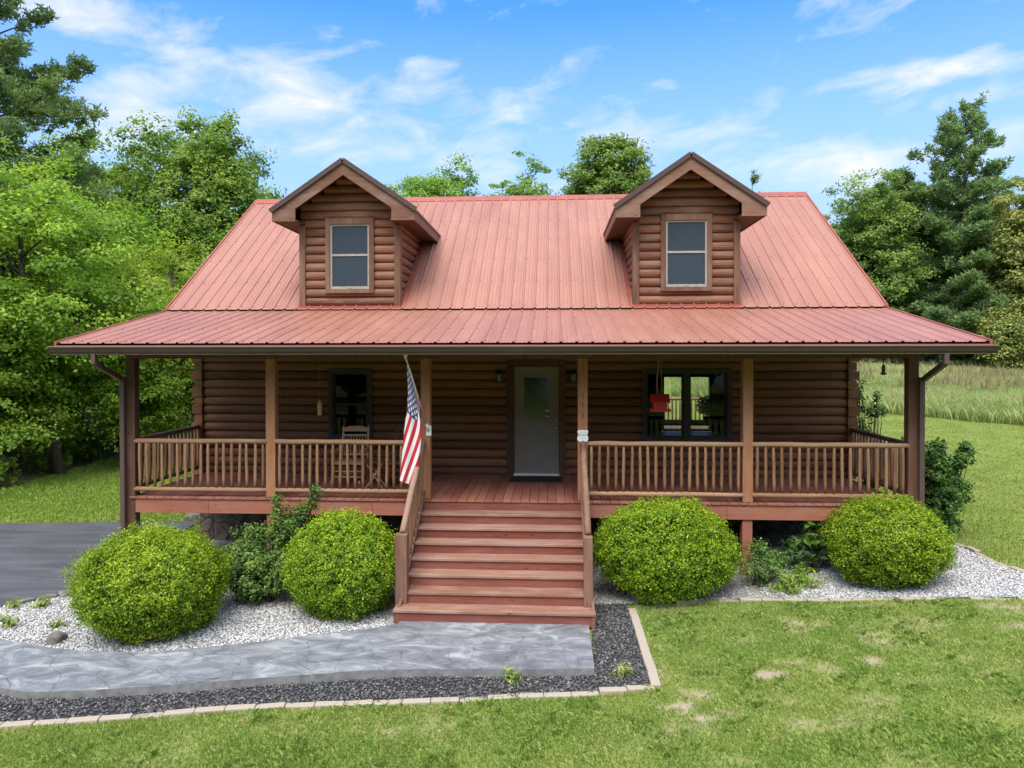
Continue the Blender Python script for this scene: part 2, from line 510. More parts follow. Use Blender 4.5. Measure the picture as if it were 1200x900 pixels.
# ------------------------------------------------------------------ the log house
HX, WY, DZ = 6.293, 2.457, 1.35           # half width, front wall plane, deck height
house = thing('log_house', (0, 4.5, 0), 'brown log cabin house with red metal roof, two dormers and full front porch', 'house')


def split(u0, u1, z, ops):
    segs = [(u0, u1)]
    for (a, b, c, d) in ops:
        if c < z < d:
            ns = []
            for (p, q) in segs:
                if b <= p or a >= q: ns.append((p, q)); continue
                if a > p: ns.append((p, a))
                if b < q: ns.append((b, q))
            segs = ns
    return segs


def log_wall(mb, axis, plane, u0, u1, z0, z1, ops, out, course=.168, limit=None, thick=.13, bulge=.05):
    """half-round log courses; axis 0 = along x (facing out*y), axis 1 = along y (facing out*x)"""
    k = 0; z = z0
    while z < z1 - .02:
        zt = min(z + course, z1); zc = (z + zt) / 2
        a0, a1 = u0, u1
        if limit: a0, a1 = limit(zc)
        for (a, b) in (split(a0, a1, zc, ops) if a1 - a0 > .05 else []):
            nb = max(1, int((b - a) / 4.2)) if ops is not None else 1
            cuts = [a] + sorted(a + (b - a) * (i + random.uniform(-.25, .25)) / nb for i in range(1, nb)) + [b]
            for p, q in zip(cuts[:-1], cuts[1:]):
                dj = random.uniform(-.004, .004)
                prof = [(-thick, z), (0, z + .003), (bulge * .62 + dj, z + .022), (bulge + dj, z + .062), (bulge + dj, zt - .062), (bulge * .62 + dj, zt - .022), (0, zt - .003), (-thick, zt)]
                vs = []
                for u in (p, q):
                    for (d, zz) in prof:
                        vs.append((u, plane + out * d, zz) if axis == 0 else (plane + out * d, u, zz))
                n = len(prof)
                fs = [tuple(range(n))[::-1], tuple(range(n, 2 * n))] + [(i, (i + 1) % n, n + (i + 1) % n, n + i) for i in range(n)]
                mb.add(vs, fs, 0, False)
        z = zt; k += 1


BY = 10.65
win_l = (-3.63, -2.83, 2.03, 3.34)
win_r = (2.40, 4.02, 2.03, 3.35)
door_o = (-.09, .85, DZ, 3.46)
w = MB(); log_wall(w, 0, WY, -HX, HX, DZ - .02, 4.35, [win_l, win_r, door_o], -1)
for s in (-1, 1):                                    # butt ends of the side-wall logs at the corners
    z = DZ - .02; k = 0
    while z < 4.3:
        e = .075 if k % 2 else .035
        x0, x1 = sorted((s * (HX - .12), s * (HX + e)))
        w.box(x0, x1, WY - .085 - (.02 if k % 2 else .0), WY + .06, z + .004, z + .164); z += .168; k += 1
w.build('wall', M['log'], house)
for s in (-1, 1):
    w = MB(); log_wall(w, 1, s * (HX - .002), WY + .14, BY, DZ - .02, 4.35, [], s)
    ym = 6.554
    log_wall(w, 1, s * (HX - .002), WY, BY, 4.35, 7.4, [], s, limit=lambda zc, ym=ym: (ym - (7.42 - zc) / .71, ym + (7.42 - zc) / .71))
    w.build('wall', M['log_y'], house)
w = MB(); panes = [(4.03, 4.56, 1.42, 2.98), (4.82, 5.37, 1.42, 2.98)]
log_wall(w, 0, BY, -HX, HX, DZ - .02, 4.35, [(3.95, 5.45, 1.38, 3.05)], 1); w.build('wall', M['log'], house)
w = MB()
for x0, x1, z0, z1 in ((3.95, 4.03, 1.36, 3.06), (4.56, 4.82, 1.36, 3.06), (5.37, 5.46, 1.36, 3.06), (4.03, 4.56, 2.98, 3.06), (4.82, 5.37, 2.98, 3.06), (4.03, 4.56, 1.36, 1.42), (4.82, 5.37, 1.36, 1.42)):
    w.box(x0, x1, BY - .1, BY + .05, z0, z1)
bd = w.build('back_door', M['dsash'], house)
MB().box(4.03, 4.56, BY, BY + .012, 1.42, 2.98).build('glass', M['glass'], bd); MB().box(4.82, 5.37, BY, BY + .012, 1.42, 2.98).build('glass', M['glass'], bd)
# foundation and interior
w = MB(); w.box(-HX + .02, HX - .02, WY, WY + .3, -.2, DZ - .03); w.box(-HX + .02, -HX + .3, WY + .3, BY, -.2, DZ - .03); w.box(HX - .3, HX - .02, WY + .3, BY, -.2, DZ - .03); w.box(-HX + .3, HX - .3, BY - .3, BY, -.2, DZ - .03)
w.build('foundation', M['stone'], house)
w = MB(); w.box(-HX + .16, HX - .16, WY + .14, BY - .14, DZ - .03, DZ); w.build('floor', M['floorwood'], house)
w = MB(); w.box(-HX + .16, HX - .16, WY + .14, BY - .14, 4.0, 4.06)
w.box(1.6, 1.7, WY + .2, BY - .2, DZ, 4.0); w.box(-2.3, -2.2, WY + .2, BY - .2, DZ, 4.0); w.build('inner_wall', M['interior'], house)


# --- roofs
def ribbed(mb, xs, A, B, pitch=.2286, rib=.019, x_at=None, mi=0):
    """ribbed sheet between edge A(y,z) and edge B(y,z)"""
    x0, x1 = xs
    A = Vector((0, *A)); B = Vector((0, *B)); n = Vector((1, 0, 0)).cross(B - A).normalized()
    if n.z < 0: n = -n
    prof = [(x0, 0)]
    x = x0 + .06
    while x < x1 - .05:
        prof += [(x - .026, 0), (x - .009, rib), (x + .009, rib), (x + .026, 0), (x + .085, 0.0), (x + .095, .005), (x + .105, 0), (x + .15, 0), (x + .16, .005), (x + .17, 0)]
        x += pitch
    prof = [q for q in prof if q[0] <= x1] + [(x1, 0)]
    vs = []
    for P in (A, B):
        for (px, h_) in prof: vs.append(Vector((px, 0, 0)) + P + n * h_)
    k = len(prof)
    mb.add(vs, [(i, i + 1, k + i + 1, k + i) for i in range(k - 1)], mi)
    return n


def screws(mb, xs, A, B, rows, pitch=.2286, mi=1):
    A = Vector((0, *A)); B = Vector((0, *B)); n = Vector((1, 0, 0)).cross(B - A).normalized()
    if n.z < 0: n = -n
    d = (B - A).normalized()
    for r in rows:
        x = xs[0] + .06 + .045
        while x < xs[1] - .05:
            c = A.lerp(B, r) + Vector((x, 0, 0)) + n * .004
            mb.bar(c - d * .008, c + d * .008, .016, .012, n, mi); x += pitch


RX = 6.80
seam, ridge, eave = (2.20, 4.532), (6.554, 7.56), (-.954, 3.834)
w = MB(); ribbed(w, (-RX, RX), seam, ridge); ribbed(w, (-RX, RX), (10.9, 4.53), ridge)
screws(w, (-RX, RX), seam, ridge, (.02, .2, .38, .56, .74, .92))
w.prism([(-RX + .03, 2.22, 4.46), (-RX + .03, 6.554, 7.50), (-RX + .03, 10.88, 4.46), (-RX + .03, 10.88, 4.40), (-RX + .03, 6.554, 7.40), (-RX + .03, 2.30, 4.42)], (2 * RX - .06, 0, 0), 2)
mr = w.build('main_roof', [M['roof'], M['roofedge'], M['soffit']], house)
w = MB()
w.prism([(-RX - .01, 6.554 - .17, 7.56 - .10), (-RX - .01, 6.554, 7.60), (-RX - .01, 6.554 + .17, 7.56 - .10), (-RX - .01, 6.554 + .16, 7.56 - .12), (-RX - .01, 6.554, 7.575), (-RX - .01, 6.554 - .16, 7.56 - .12)], (2 * RX + .02, 0, 0))
w.build('ridge_cap', M['flash'], mr)
w = MB()
for s in (-1, 1):                                     # rake trims
    x0, x1 = sorted((s * (RX - .015), s * (RX + .02)))
    w = MB(); w.prism([(x0, 2.20, 4.562), (x0, 6.554, 7.59), (x0, 10.9, 4.56), (x0, 10.9, 4.43), (x0, 6.554, 7.46), (x0, 2.20, 4.432)], (x1 - x0, 0, 0))
    w.build('rake_trim', M['flash'], mr)
pt = (2.42, 4.543)
w = MB(); ribbed(w, (-RX, RX), eave, pt); screws(w, (-RX, RX), eave, pt, (.04, .35, .66))
w.prism([(-RX + .03, -.92, 3.80), (-RX + .03, 2.44, 4.51), (-RX + .03, 2.44, 4.44), (-RX + .03, -.92, 3.73)], (2 * RX - .06, 0, 0), 2)
pr = w.build('porch_roof', [M['roof'], M['roofedge'], M['ceiling']], house)
w = MB()
for s in (-1, 1):
    x0, x1 = sorted((s * (RX - .015), s * (RX + .02)))
    w = MB(); w.prism([(x0, eave[0], eave[1] + .03), (x0, pt[0], pt[1] + .03), (x0, pt[0], pt[1] - .09), (x0, eave[0], eave[1] - .09)], (x1 - x0, 0, 0))
    w.build('rake_trim', M['flash'], pr)
w = MB(); w.box(-RX, RX, -.95, -.925, 3.66, 3.806); w.build('eave_trim', M['flash'], pr)
# gutter: K profile with a pale lip
w = MB(); gx = RX + .03
gp = [(-.955, 3.79), (-.955, 3.675), (-1.035, 3.675), (-1.062, 3.71), (-1.07, 3.745), (-1.082, 3.76), (-1.082, 3.778), (-1.07, 3.778), (-1.055, 3.765), (-1.04, 3.70), (-.975, 3.695), (-.97, 3.79)]
w.prism([(-gx, y, z) for y, z in gp], (2 * gx, 0, 0), 0)
w.box(-gx, gx, -1.088, -1.076, 3.779, 3.792, 1)
w.box(-gx, gx, -1.032, -.968, 3.668, 3.6735, 1)
gut = w.build('gutter', [M['gutter'], M['gutterlip']], house)
for s in (-1, 1):                                     # downspouts: outlet, slanting leg, drop along the post
    w = MB()
    xo, xp = s * 6.86, s * (HX + .012)
    xo = s * 6.16
    w.bar((xo, -1.0, 3.68), (xo, -1.0, 3.52), .065, .085, (0, 1, 0))
    w.bar((xo, -1.0, 3.535), (xp + s * .02, -.08, 3.28), .06, .08)
    w.bar((xp, -.055, 3.31), (xp, -.055, H(xp, 0) + .02), .075, .06, (0, 1, 0))
    w.build('downspout', M['downspout'], house, .006)
# porch header beam
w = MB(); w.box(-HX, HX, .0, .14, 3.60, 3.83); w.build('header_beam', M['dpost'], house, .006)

# --- porch posts, piers, deck, rim
PX = [-6.215, -3.87, -1.34, 1.16, 3.72, 6.215]
for i, x in enumerate(PX):
    corner = i in (0, 5); hw = .078
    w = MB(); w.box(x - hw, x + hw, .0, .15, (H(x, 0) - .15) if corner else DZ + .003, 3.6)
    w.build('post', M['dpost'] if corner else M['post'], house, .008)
for x in PX[1:5]:
    w = MB(); w.box(x - .078, x + .078, .03, .18, H(x, 0) - .15, 1.13); w.build('pier', M['rimpaint'], house, .006)
w = MB(); x = -HX + .08
while x < HX - .08:                                   # deck boards run front to back
    w.box(x, min(x + .136, HX - .08), -.03, WY - .01, DZ - .035 + random.uniform(-.002, .002), DZ + random.uniform(-.002, .001)); x += .142
w.build('deck', M['deckpaint'], house, .004)
w = MB()
xs = [-HX + .16, -4.9, -2.2, 1.28 + 1.1, 3.4, HX - .16]
for a, b in zip(xs[:-1], xs[1:]): w.box(a + .0015, b - .0015, -.004, .035, 1.085, DZ - .036)
w.build('rim_board', M['rimpaint'], house, .004)
w = MB()
for s in (-1, 1): w.box(min(s * (HX - .12), s * (HX - .08)), max(s * (HX - .12), s * (HX - .08)), .16, WY, 1.085, DZ - .036)
for yy in (.8, 1.6): w.box(-HX + .2, HX - .2, yy, yy + .05, 1.1, DZ - .04)
w.build('joist', M['rimpaint'], house)


# --- railings
def wob(a, b, r, n=7, j=.004):
    a, b = Vector(a), Vector(b); ps = []; rs = []
    for i in range(n):
        t = i / (n - 1); ps.append(a.lerp(b, t) + Vector((random.uniform(-j, j), random.uniform(-j, j), random.uniform(-j, j)))); rs.append(r * random.uniform(.94, 1.06))
    return ps, rs


BAL = []
for v in range(5):
    w = MB(); ps, rs = wob((0, 0, .0), (0, 0, .735), .026, 6, .003)
    w.tube(ps, [rs[0] * .8] + rs[1:-1] + [rs[-1] * .72], 9)
    me = bpy.data.meshes.new('baluster'); me.from_pydata([tuple(p) for p in w.v], [], w.f)
    me.polygons.foreach_set('use_smooth', [len(f) == 4 for f in w.f]); me.update(); me.materials.append(M['baluster']); BAL.append(me)


def baluster(parent, loc, rotz, sc=1.0):
    o = bpy.data.objects.new('baluster', random.choice(BAL)); COL.objects.link(o)
    o.parent = parent; o.location = Vector(loc) - ORG[parent.name]; o.rotation_euler = (random.uniform(-.012, .012), random.uniform(-.012, .012), rotz); o.scale = (1, 1, sc)


def railing(a, b, mtop, name='railing', n=None, base=DZ):
    a, b = Vector(a), Vector(b); L = (b - a).length
    e = bpy.data.objects.new(name, None); COL.objects.link(e); e.parent = house
    org = (a + b) / 2; org.z = base; e.location = org - ORG[house.name]; ORG[e.name] = org
    dz = Vector((0, 0, 1))
    ps, rs = wob(a + dz * .905, b + dz * .905, .04, 9, .004); MB().tube(ps, rs, 12).build('top_rail', mtop, e)
    ps, rs = wob(a + dz * .115, b + dz * .115, .038, 9, .004); MB().tube(ps, rs, 12).build('bottom_rail', mtop, e)
    n = n or max(2, round(L / .123) - 1)
    for i in range(n):
        p = a.lerp(b, (i + .62 + random.uniform(-.05, .05)) / (n + .24)); baluster(e, p + dz * .145, random.uniform(0, 6.28))
    return e


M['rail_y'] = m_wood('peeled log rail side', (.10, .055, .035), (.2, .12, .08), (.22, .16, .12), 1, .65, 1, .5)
for i in (0, 1, 3, 4): railing((PX[i] + .06, .03, DZ), (PX[i + 1] - .06, .03, DZ), M['rail'])
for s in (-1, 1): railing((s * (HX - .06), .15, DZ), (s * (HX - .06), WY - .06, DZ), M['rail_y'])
railing((1.5, 12.5, DZ - .05), (HX, 12.5, DZ - .05), M['rail'], 'back_railing')
w = MB()
for i in range(14): w.box(-1 + .0, HX, BY + .06 + i * .145, BY + .06 + i * .145 + .138, DZ - .1, DZ - .055)
for x in (-.9, 2.6, 6.2): w.box(x - .07, x + .07, 12.42, 12.56, H(x, 12.5) - .1, DZ - .1)
w.build('back_deck', M['deckpaint'], house)

# --- stairs
st = bpy.data.objects.new('stairs', None); COL.objects.link(st); st.parent = house; ORG[st.name] = Vector((-.09, -1., 0)); st.location = ORG[st.name] - ORG[house.name]
rise, run = .157, .27
SX0, SX1 = -1.36, 1.20
for k in range(1, 8):
    y0 = -k * run - .035; z = DZ - k * rise; e = .09 if k == 7 else 0
    MB().box(SX0 - e, SX1 + e * .6, y0, y0 + run + .028, z - .042, z).build('tread', M['tread_worn_toplit'], st, .008)
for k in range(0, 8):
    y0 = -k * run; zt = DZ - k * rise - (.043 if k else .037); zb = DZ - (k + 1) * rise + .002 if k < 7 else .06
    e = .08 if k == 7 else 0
    MB().box(SX0 - e, SX1 + e * .6, y0 - .012, y0 + .014, zb, zt).build('riser', M['riser_shaded'], st)
for x in (SX0 - .045, SX1 + .005):
    MB().prism([(x, -.0, DZ - .05), (x, -7 * run - .02, .20), (x, -7 * run - .02, .0), (x, -6 * run, .0), (x, -.0, DZ - .42)], (.04, 0, 0)).build('stringer', M['newel'], st, .004)
for (x, wd) in ((-1.385, .165), (1.165, .12)):          # handrails down both sides
    e = bpy.data.objects.new('stair_railing', None); COL.objects.link(e); e.parent = house
    ORG[e.name] = Vector((x, -.8, 0)); e.location = ORG[e.name] - ORG[house.name]
    yb = -1.62
    w = MB(); w.box(x - wd / 2, x + wd / 2, yb - .07, yb + .07, DZ - 6.2 * rise - .16, 1.20); w.build('newel_post', M['newel'], e, .01)
    a = Vector((x, yb + .03, 1.215)); b = Vector((x, -.0, 2.27))
    ps, rs = wob(a, b, .047, 8, .004); MB().tube(ps, rs, 12).build('top_rail', M['railslope'], e)
    dn = Vector((0, 0, -.80)); ps, rs = wob(a + dn + Vector((0, .04, .0)), b + dn, .036, 8, .003); MB().tube(ps, rs, 10).build('bottom_rail', M['railslope'], e)
    for i in range(11):
        t = (i + .8) / 11.6; p = a.lerp(b, t); baluster(e, p + Vector((0, 0, -.80)), random.uniform(0, 6), 1.06)


# --- dormers
def dormer(xc, wl, wr):
    ze, za, yf = 6.32, 7.235, 1.80; hw = 1.345; sl = (za - ze) / hw
    d = bpy.data.objects.new('dormer', None); COL.objects.link(d); d.parent = house; ORG[d.name] = Vector((xc, 2.25, 4.5)); d.location = ORG[d.name] - ORG[house.name]
    y = 2.25; zin = za - .05
    win = (xc - .43, xc + .43, 4.92, 6.18)
    w = MB(); lim = lambda zc: (max(wl, xc - (zin - zc) / sl), min(wr, xc + (zin - zc) / sl))
    log_wall(w, 0, y + .06, wl, wr, 4.60, zin, [win], -1, .166, limit=lim)
    w.build('wall', M['dlog'], d)
    for s, xw in ((-1, wl), (1, wr)):
        w = MB(); log_wall(w, 1, xw - s * .05, y + .06, 5.2, 4.60, 6.2, [], s, .166); w.build('wall', M['dlog_y'], d)
    w = MB()
    for s, xw in ((-1, wl), (1, wr)):
        x0, x1 = sorted((xw - s * .105, xw + s * .012)); w.box(x0, x1, y - .022, y + .04, 4.60, 6.14)
        x0, x1 = sorted((xw + s * .0125, xw - s * .012)); w.box(x0, x1, y + .041, y + .13, 4.60, 6.14)
    w.build('corner_board', M['trim_z'], d, .004)
    w = MB(); w.box(wl - .012, wr + .012, y - .026, y + .03, 4.50, 4.598)
    for s, xw in ((-1, wl), (1, wr)):                 # side step flashing up the main roof
        x0, x1 = sorted((xw + s * .0, xw + s * .09)); zf = lambda yy: 4.508 + .71 * (yy - 2.256) + .03
        w.prism([(x0, 2.26, zf(2.26)), (x0, 4.7, zf(4.7)), (x0, 4.7, zf(4.7) + .05), (x0, 2.26, zf(2.26) + .05)], (x1 - x0, 0, 0))
    w.build('flashing', M['flash'], d)
    # roof slabs
    w = MB()
    yb_e = 2.256 + (ze - 4.508) / .71 + .12; yb_a = 2.256 + (za - 4.508) / .71 + .12
    for s in (-1, 1):
        xe = xc + s * (hw + .02); zee = ze - .014
        top = [(xc, yf - .03, za), (xe, yf - .03, zee), (xe, yb_e, zee), (xc, yb_a, za)]
        if s > 0: top = top[::-1]
        w.add([Vector(p) + Vector((0, 0, dz)) for dz in (.05, .012) for p in top], [(0, 1, 2, 3), (7, 6, 5, 4), (0, 4, 5, 1), (1, 5, 6, 2), (2, 6, 7, 3), (3, 7, 4, 0)], 0)
        for q in range(5):                            # ribs
            f = (q + .5) / 5; xr = xc + s * hw * f; zr = za - sl * hw * f + .05; yb = yb_a + (yb_e - yb_a) * f
            w.bar((xr, yf + .03, zr - .004), (xr, yb, zr - .004), .04, .024)
        for (p0, p1) in ((top[0], top[1]), (top[3], top[2])):
            pass
        w.bar((xc, yf - .036, za + .033), (xe + s * .01, yf - .036, zee + .026), .084, .012, (0, 1, 0), 1)
    w.bar((xc, yf + .02, za + .04), (xc, yb_a, za + .045), .06, .02, (0, 0, 1), 0)
    w.build('roof', [M['roof'], M['roofbrown']], d)
    # raked fascia with boxed ends, plus side fascia
    w = MB(); fz = .20 / math.cos(math.atan(sl)) ; zb = ze - .175
    for s in (-1, 1):
        xe = xc + s * hw; xi = xc + s * (hw - .44)
        zi = za - sl * (hw - .44) - fz
        w.prism([(xc, yf, za), (xe, yf, ze), (xe, yf, zb), (xi, yf, zb), (xi, yf, zi), (xc, yf, za - fz)], (0, .035, 0))
        x0, x1 = sorted((xe, xe - s * .03)); w.box(x0, x1, yf + .036, yb_e, zb, ze)
    w.build('fascia', M['trim'], d)
    w = MB()
    for s in (-1, 1):
        xe = xc + s * (hw - .031); xw_ = wl if s < 0 else wr
        x0, x1 = sorted((xe, xw_ - s * .1)); w.box(x0, x1, yf + .036, yb_e, zb + .012, zb + .03)
        w.prism([(xc, yf + .036, za - .02), (xc + s * (hw - .04), yf + .036, ze - .01), (xc + s * (hw - .04), yf + .036, ze - .04), (xc, yf + .036, za - .06)], (0, 2.2, 0))
    w.build('soffit', M['soffit'], d)
    window(win, y + .0, 'w')


def window(o, y, kind):
    x0, x1, z0, z1 = o
    if kind == 'w':
        tw = .09; w = MB(); yy = y - .035
        w.box(x0 - .04, x0 + .05, yy, y + .1, z0 - .08, z1 + .09); w.box(x1 - .05, x1 + .04, yy, y + .1, z0 - .08, z1 + .09)
        w.box(x0 + .05, x1 - .05, yy, y + .1, z1 - .02, z1 + .09); w.box(x0 + .05, x1 - .05, yy, y + .1, z0 - .08, z0 + .0)
        p = w.build('window', M['trim_z'], house, .004)
        a, b, c, d = x0 + .05, x1 - .05, z0, z1 - .02; zm = (c + d) / 2 + .03
        w = MB()
        for (q, r, s_, t_, yo) in ((a, a + .035, c, d, 0), (b - .035, b, c, d, 0), (a + .035, b - .035, d - .035, d, 0), (a + .035, b - .035, c, c + .05, 0), (a + .035, b - .035, zm - .02, zm + .02, .0)):
            w.box(q, r, y - .005 + yo, y + .05, s_, t_)
        w.box((a + b) / 2 - .03, (a + b) / 2 + .03, y - .012, y - .0052, c + .012, c + .03)
        w.build('sash', M['vinyl'], p)
        MB().box(a + .035, b - .035, y + .022, y + .027, c + .05, d - .035).build('glass', M['glass'], p)
        MB().box(a + .035, b - .035, y + .010, y + .013, c + .05, d - .035).build('screen', M['screen'], p)
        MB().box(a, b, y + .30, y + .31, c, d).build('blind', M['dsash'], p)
    else:
        w = MB(); t = .085
        w.box(x0 - .03, x0 + t - .03, y - .08, y + .1, z0 - .05, z1 + .05); w.box(x1 - t + .03, x1 + .03, y - .08, y + .1, z0 - .05, z1 + .05)
        w.box(x0 + t - .03, x1 - t + .03, y - .08, y + .1, z1 - .03, z1 + .05); w.box(x0 + t - .03, x1 - t + .03, y - .08, y + .1, z0 - .05, z0 + .05)
        p = w.build('window', M['dsash'], house, .004)
        a, b, c, d = x0 + t - .03, x1 - t + .03, z0 + .05, z1 - .03
        bays = [(a, b)]
        if kind == 'double':
            m = (a + b) / 2; bays = [(a, m - .05), (m + .05, b)]
            MB().box(m - .05, m + .05, y - .07, y + .09, c, d).build('mullion', M['dsash'], p)
        for (a, b) in bays:
            w = MB(); w.box(a, a + .035, y - .03, y + .03, c, d); w.box(b - .035, b, y - .03, y + .03, c, d); w.box(a + .035, b - .035, y - .03, y + .03, d - .035, d); w.box(a + .035, b - .035, y - .03, y + .03, c, c + .04)
            if kind == 'single': w.box(a + .035, b - .035, y - .032, y + .028, (c + d) / 2 - .02, (c + d) / 2 + .02)
            w.build('sash', M['dsash'], p)
            MB().box(a + .035, b - .035, y + .002, y + .008, c + .04, d - .035).build('glass', M['glass'], p)


dormer(-3.19, -4.16, -2.22)
dormer(3.175, 2.20, 4.15)
window(win_l, WY, 'single'); window(win_r, WY, 'double')

# --- front door
y = WY
w = MB()
w.box(-.20, -.055, y - .075, y + .12, DZ + .002, 3.56); w.box(.815, .935, y - .075, y + .12, DZ + .002, 3.56); w.box(-.055, .815, y - .075, y + .12, 3.43, 3.56)
fd = MB().box(-.05, .81, y - .01, y + .035, DZ + .04, 3.425)
fd.box(.10, .66, y - .022, y - .0102, 2.38, 2.42); fd.box(.10, .66, y - .022, y - .0102, 3.22, 3.26); fd.box(.10, .14, y - .022, y - .0102, 2.42, 3.22); fd.box(.62, .66, y - .022, y - .0102, 2.42, 3.22)
for x0, x1 in ((.10, .35), (.41, .66)):
    for (a, b, c, d) in ((x0, x1, 1.62, 1.64), (x0, x1, 2.18, 2.20), (x0, x0 + .02, 1.64, 2.18), (x1 - .02, x1, 1.64, 2.18)): fd.box(a, b, y - .018, y - .0102, c, d)
fdoor = fd.build('front_door', M['doorpaint'], house)
w.build('door_frame', M['door_trim'], fdoor, .005)
MB().box(.14, .62, y - .0165, y - .0105, 2.42, 3.22).build('glass', m_plain('dark door glass', (.012, .018, .016), .06, .6), fdoor)
MB().box(-.055, .815, y - .11, y + .03, DZ + .001, DZ + .038).build('threshold', M['white'], fdoor, .005)
w = MB(); w.tube([(.755, y - .012, 2.26), (.755, y - .05, 2.26)], .012, 8); w.tube([(.755, y - .05, 2.26), (.755, y - .062, 2.26), (.755, y - .085, 2.26)], [.022, .03, .018], 12); w.build('knob', M['chrome'], fdoor)
w = MB(); w.tube([(.755, y - .012, 2.40), (.755, y - .03, 2.40)], .024, 12); w.build('lock', M['chrome'], fdoor)
w = MB(); w.tube([(.585, y - .017, 2.475), (.585, y - .032, 2.475)], .042, 14); w.tube([(.585, y - .017, 2.585), (.585, y - .032, 2.585)], .042, 14); w.build('latch', M['chrome'], fdoor)
for x in (-.33, 1.08):                                 # porch lanterns
    w = MB(); w.box(x - .05, x + .05, y - .075, y - .05, 3.20, 3.36); w.box(x - .012, x + .012, y - .16, y - .075, 3.345, 3.365)
    for sx in (-1, 1):
        for sy in (-1, 1): w.bar((x + sx * .048, y - .16 + sy * .048, 3.14), (x + sx * .06, y - .16 + sy * .06, 3.30), .012, .012, (0, 1, 0))
    w.lathe((x, y - .16, 3.30), [(.095, 0), (.09, .012), (.03, .055), (.012, .07)], 8); w.lathe((x, y - .16, 3.12), [(.03, 0), (.068, .008), (.068, .02)], 8)
    ln = w.build('wall_lantern', M['black'], house)
    MB().lathe((x, y - .16, 3.14), [(.036, 0), (.05, .15)], 8).build('lantern_glass', m_plain('frosted glass', (.25, .25, .24), .4), ln)

# burnt numerals down the right stair post
def text(body, size, loc, mat, name, parent, ext=.0015):
    cu = bpy.data.curves.new(name, 'FONT'); cu.body = body; cu.size = size; cu.align_x = 'CENTER'; cu.align_y = 'CENTER'; cu.extrude = ext
    o = bpy.data.objects.new(name, cu); COL.objects.link(o)
    dg = bpy.context.evaluated_depsgraph_get(); me = bpy.data.meshes.new_from_object(o.evaluated_get(dg))
    bpy.data.objects.remove(o)
    me.transform(Matrix.Rotation(R(90), 4, 'X')); me.materials.append(mat)
    o = bpy.data.objects.new(name, me); COL.objects.link(o); o.parent = parent; o.location = Vector(loc) - ORG[parent.name]
    return o


for ch, z in (('1', 3.0), ('1', 2.86), ('3', 2.70)): text(ch, .13, (1.155, -.002, z), M['burn'], 'house_numeral', house)

# ------------------------------------------------------------------ things on and around the porch
# flag on a slanting pole
bx = Vector((-1.285, -.03, 2.46)); tip = Vector((-1.475, -.90, 3.62)); pd = (bx - tip).normalized()
fl = thing('flag', bx, 'American flag hanging limp from a slanted pole on the porch post', 'flag')
MB().tube([bx, tip], .0125, 10).build('pole', M['polewhite'], fl)
MB().lathe(tip, [(.012, -.02), (.022, -.01), (.014, .0), (.028, .018), (.034, .035), (.028, .052), (.012, .064), (.02, .075), (.006, .10)], 12).build('finial', M['gold'], fl)
w = MB(); w.box(-1.325, -1.245, -.018, -.001, 2.37, 2.53); w.tube([bx - pd * .02 + Vector((0, .03, -.03)), bx - pd * .13], .022, 10); w.build('bracket', M['white'], fl)
NU, NV = 150, 130
ug, vg = np.meshgrid(np.linspace(0, 1, NU + 1), np.linspace(0, 1, NV + 1), indexing='ij')
P0 = np.array(tip)[None, None, :] + np.array(pd)[None, None, :] * (.06 + vg[..., None] * .86)
LEN = 1.50
v0 = .54 * ug; k = .60
xl = tip.x - .01 - .17 * ug
vis = vg - v0
wv = .44 - .0 * ug
X = np.where(vis < 0, xl + (-vis) * k * .55, np.where(vis < wv, xl + vis * k, xl + wv * k - (vis - wv) * k * .35))
Yc = -.62 + .12 * ug
Yd = np.where(vis < 0, .05 + (-vis) * .10, np.where(vis < wv, -.03 * np.sin(vis / .44 * math.pi) + .02 * np.sin(vis * 22 + ug * 3), .03 + (vis - wv) * .10))
Zs = np.array(tip)[2] + pd.z * (.06 + vg * .86) - LEN * ug * (1 - .03 * ug)
b = sm(.0, .55, ug)
Xf = P0[..., 0] * (1 - b) + X * b - .0; Yf = P0[..., 1] * (1 - b) + (Yc + Yd) * b
Zf = P0[..., 2] * (1 - b) + b * P0[..., 2]; Zf = Zs * 1.0
tgt_bottom = 1.74 - .12 * np.clip(vis / .5, -.3, 1.2)
Zf = P0[..., 2] * (1 - ug) + ug * tgt_bottom
V = np.stack([Xf, Yf, Zf], -1).reshape(-1, 3)
idx = np.arange((NU + 1) * (NV + 1)).reshape(NU + 1, NV + 1)
F = np.stack([idx[:-1, :-1], idx[1:, :-1], idx[1:, 1:], idx[:-1, 1:]], -1).reshape(-1, 4)
t = NT('flag cloth'); ca = t.attr('flagcol'); t.pbr(t.mix(.0, ca.outputs['Color'], (1, 1, 1)), .8, .15, 0, t.bump(t.noise(t.coord(), 60, 4), .15, .01))
clo = np_mesh('cloth', V, F, t.mat, fl, smooth=True)
uu = ug.ravel(); vv = vg.ravel()
colr = np.where((np.floor(vv * 13 - 1e-6).astype(int) % 2 == 0)[:, None], np.array([.52, .028, .045]), np.array([.74, .72, .70]))
cant = (uu < .37) & (vv < 7 / 13); colr[cant] = (.028, .055, .19)
cu_, cv_ = uu * 1.5, vv * .9
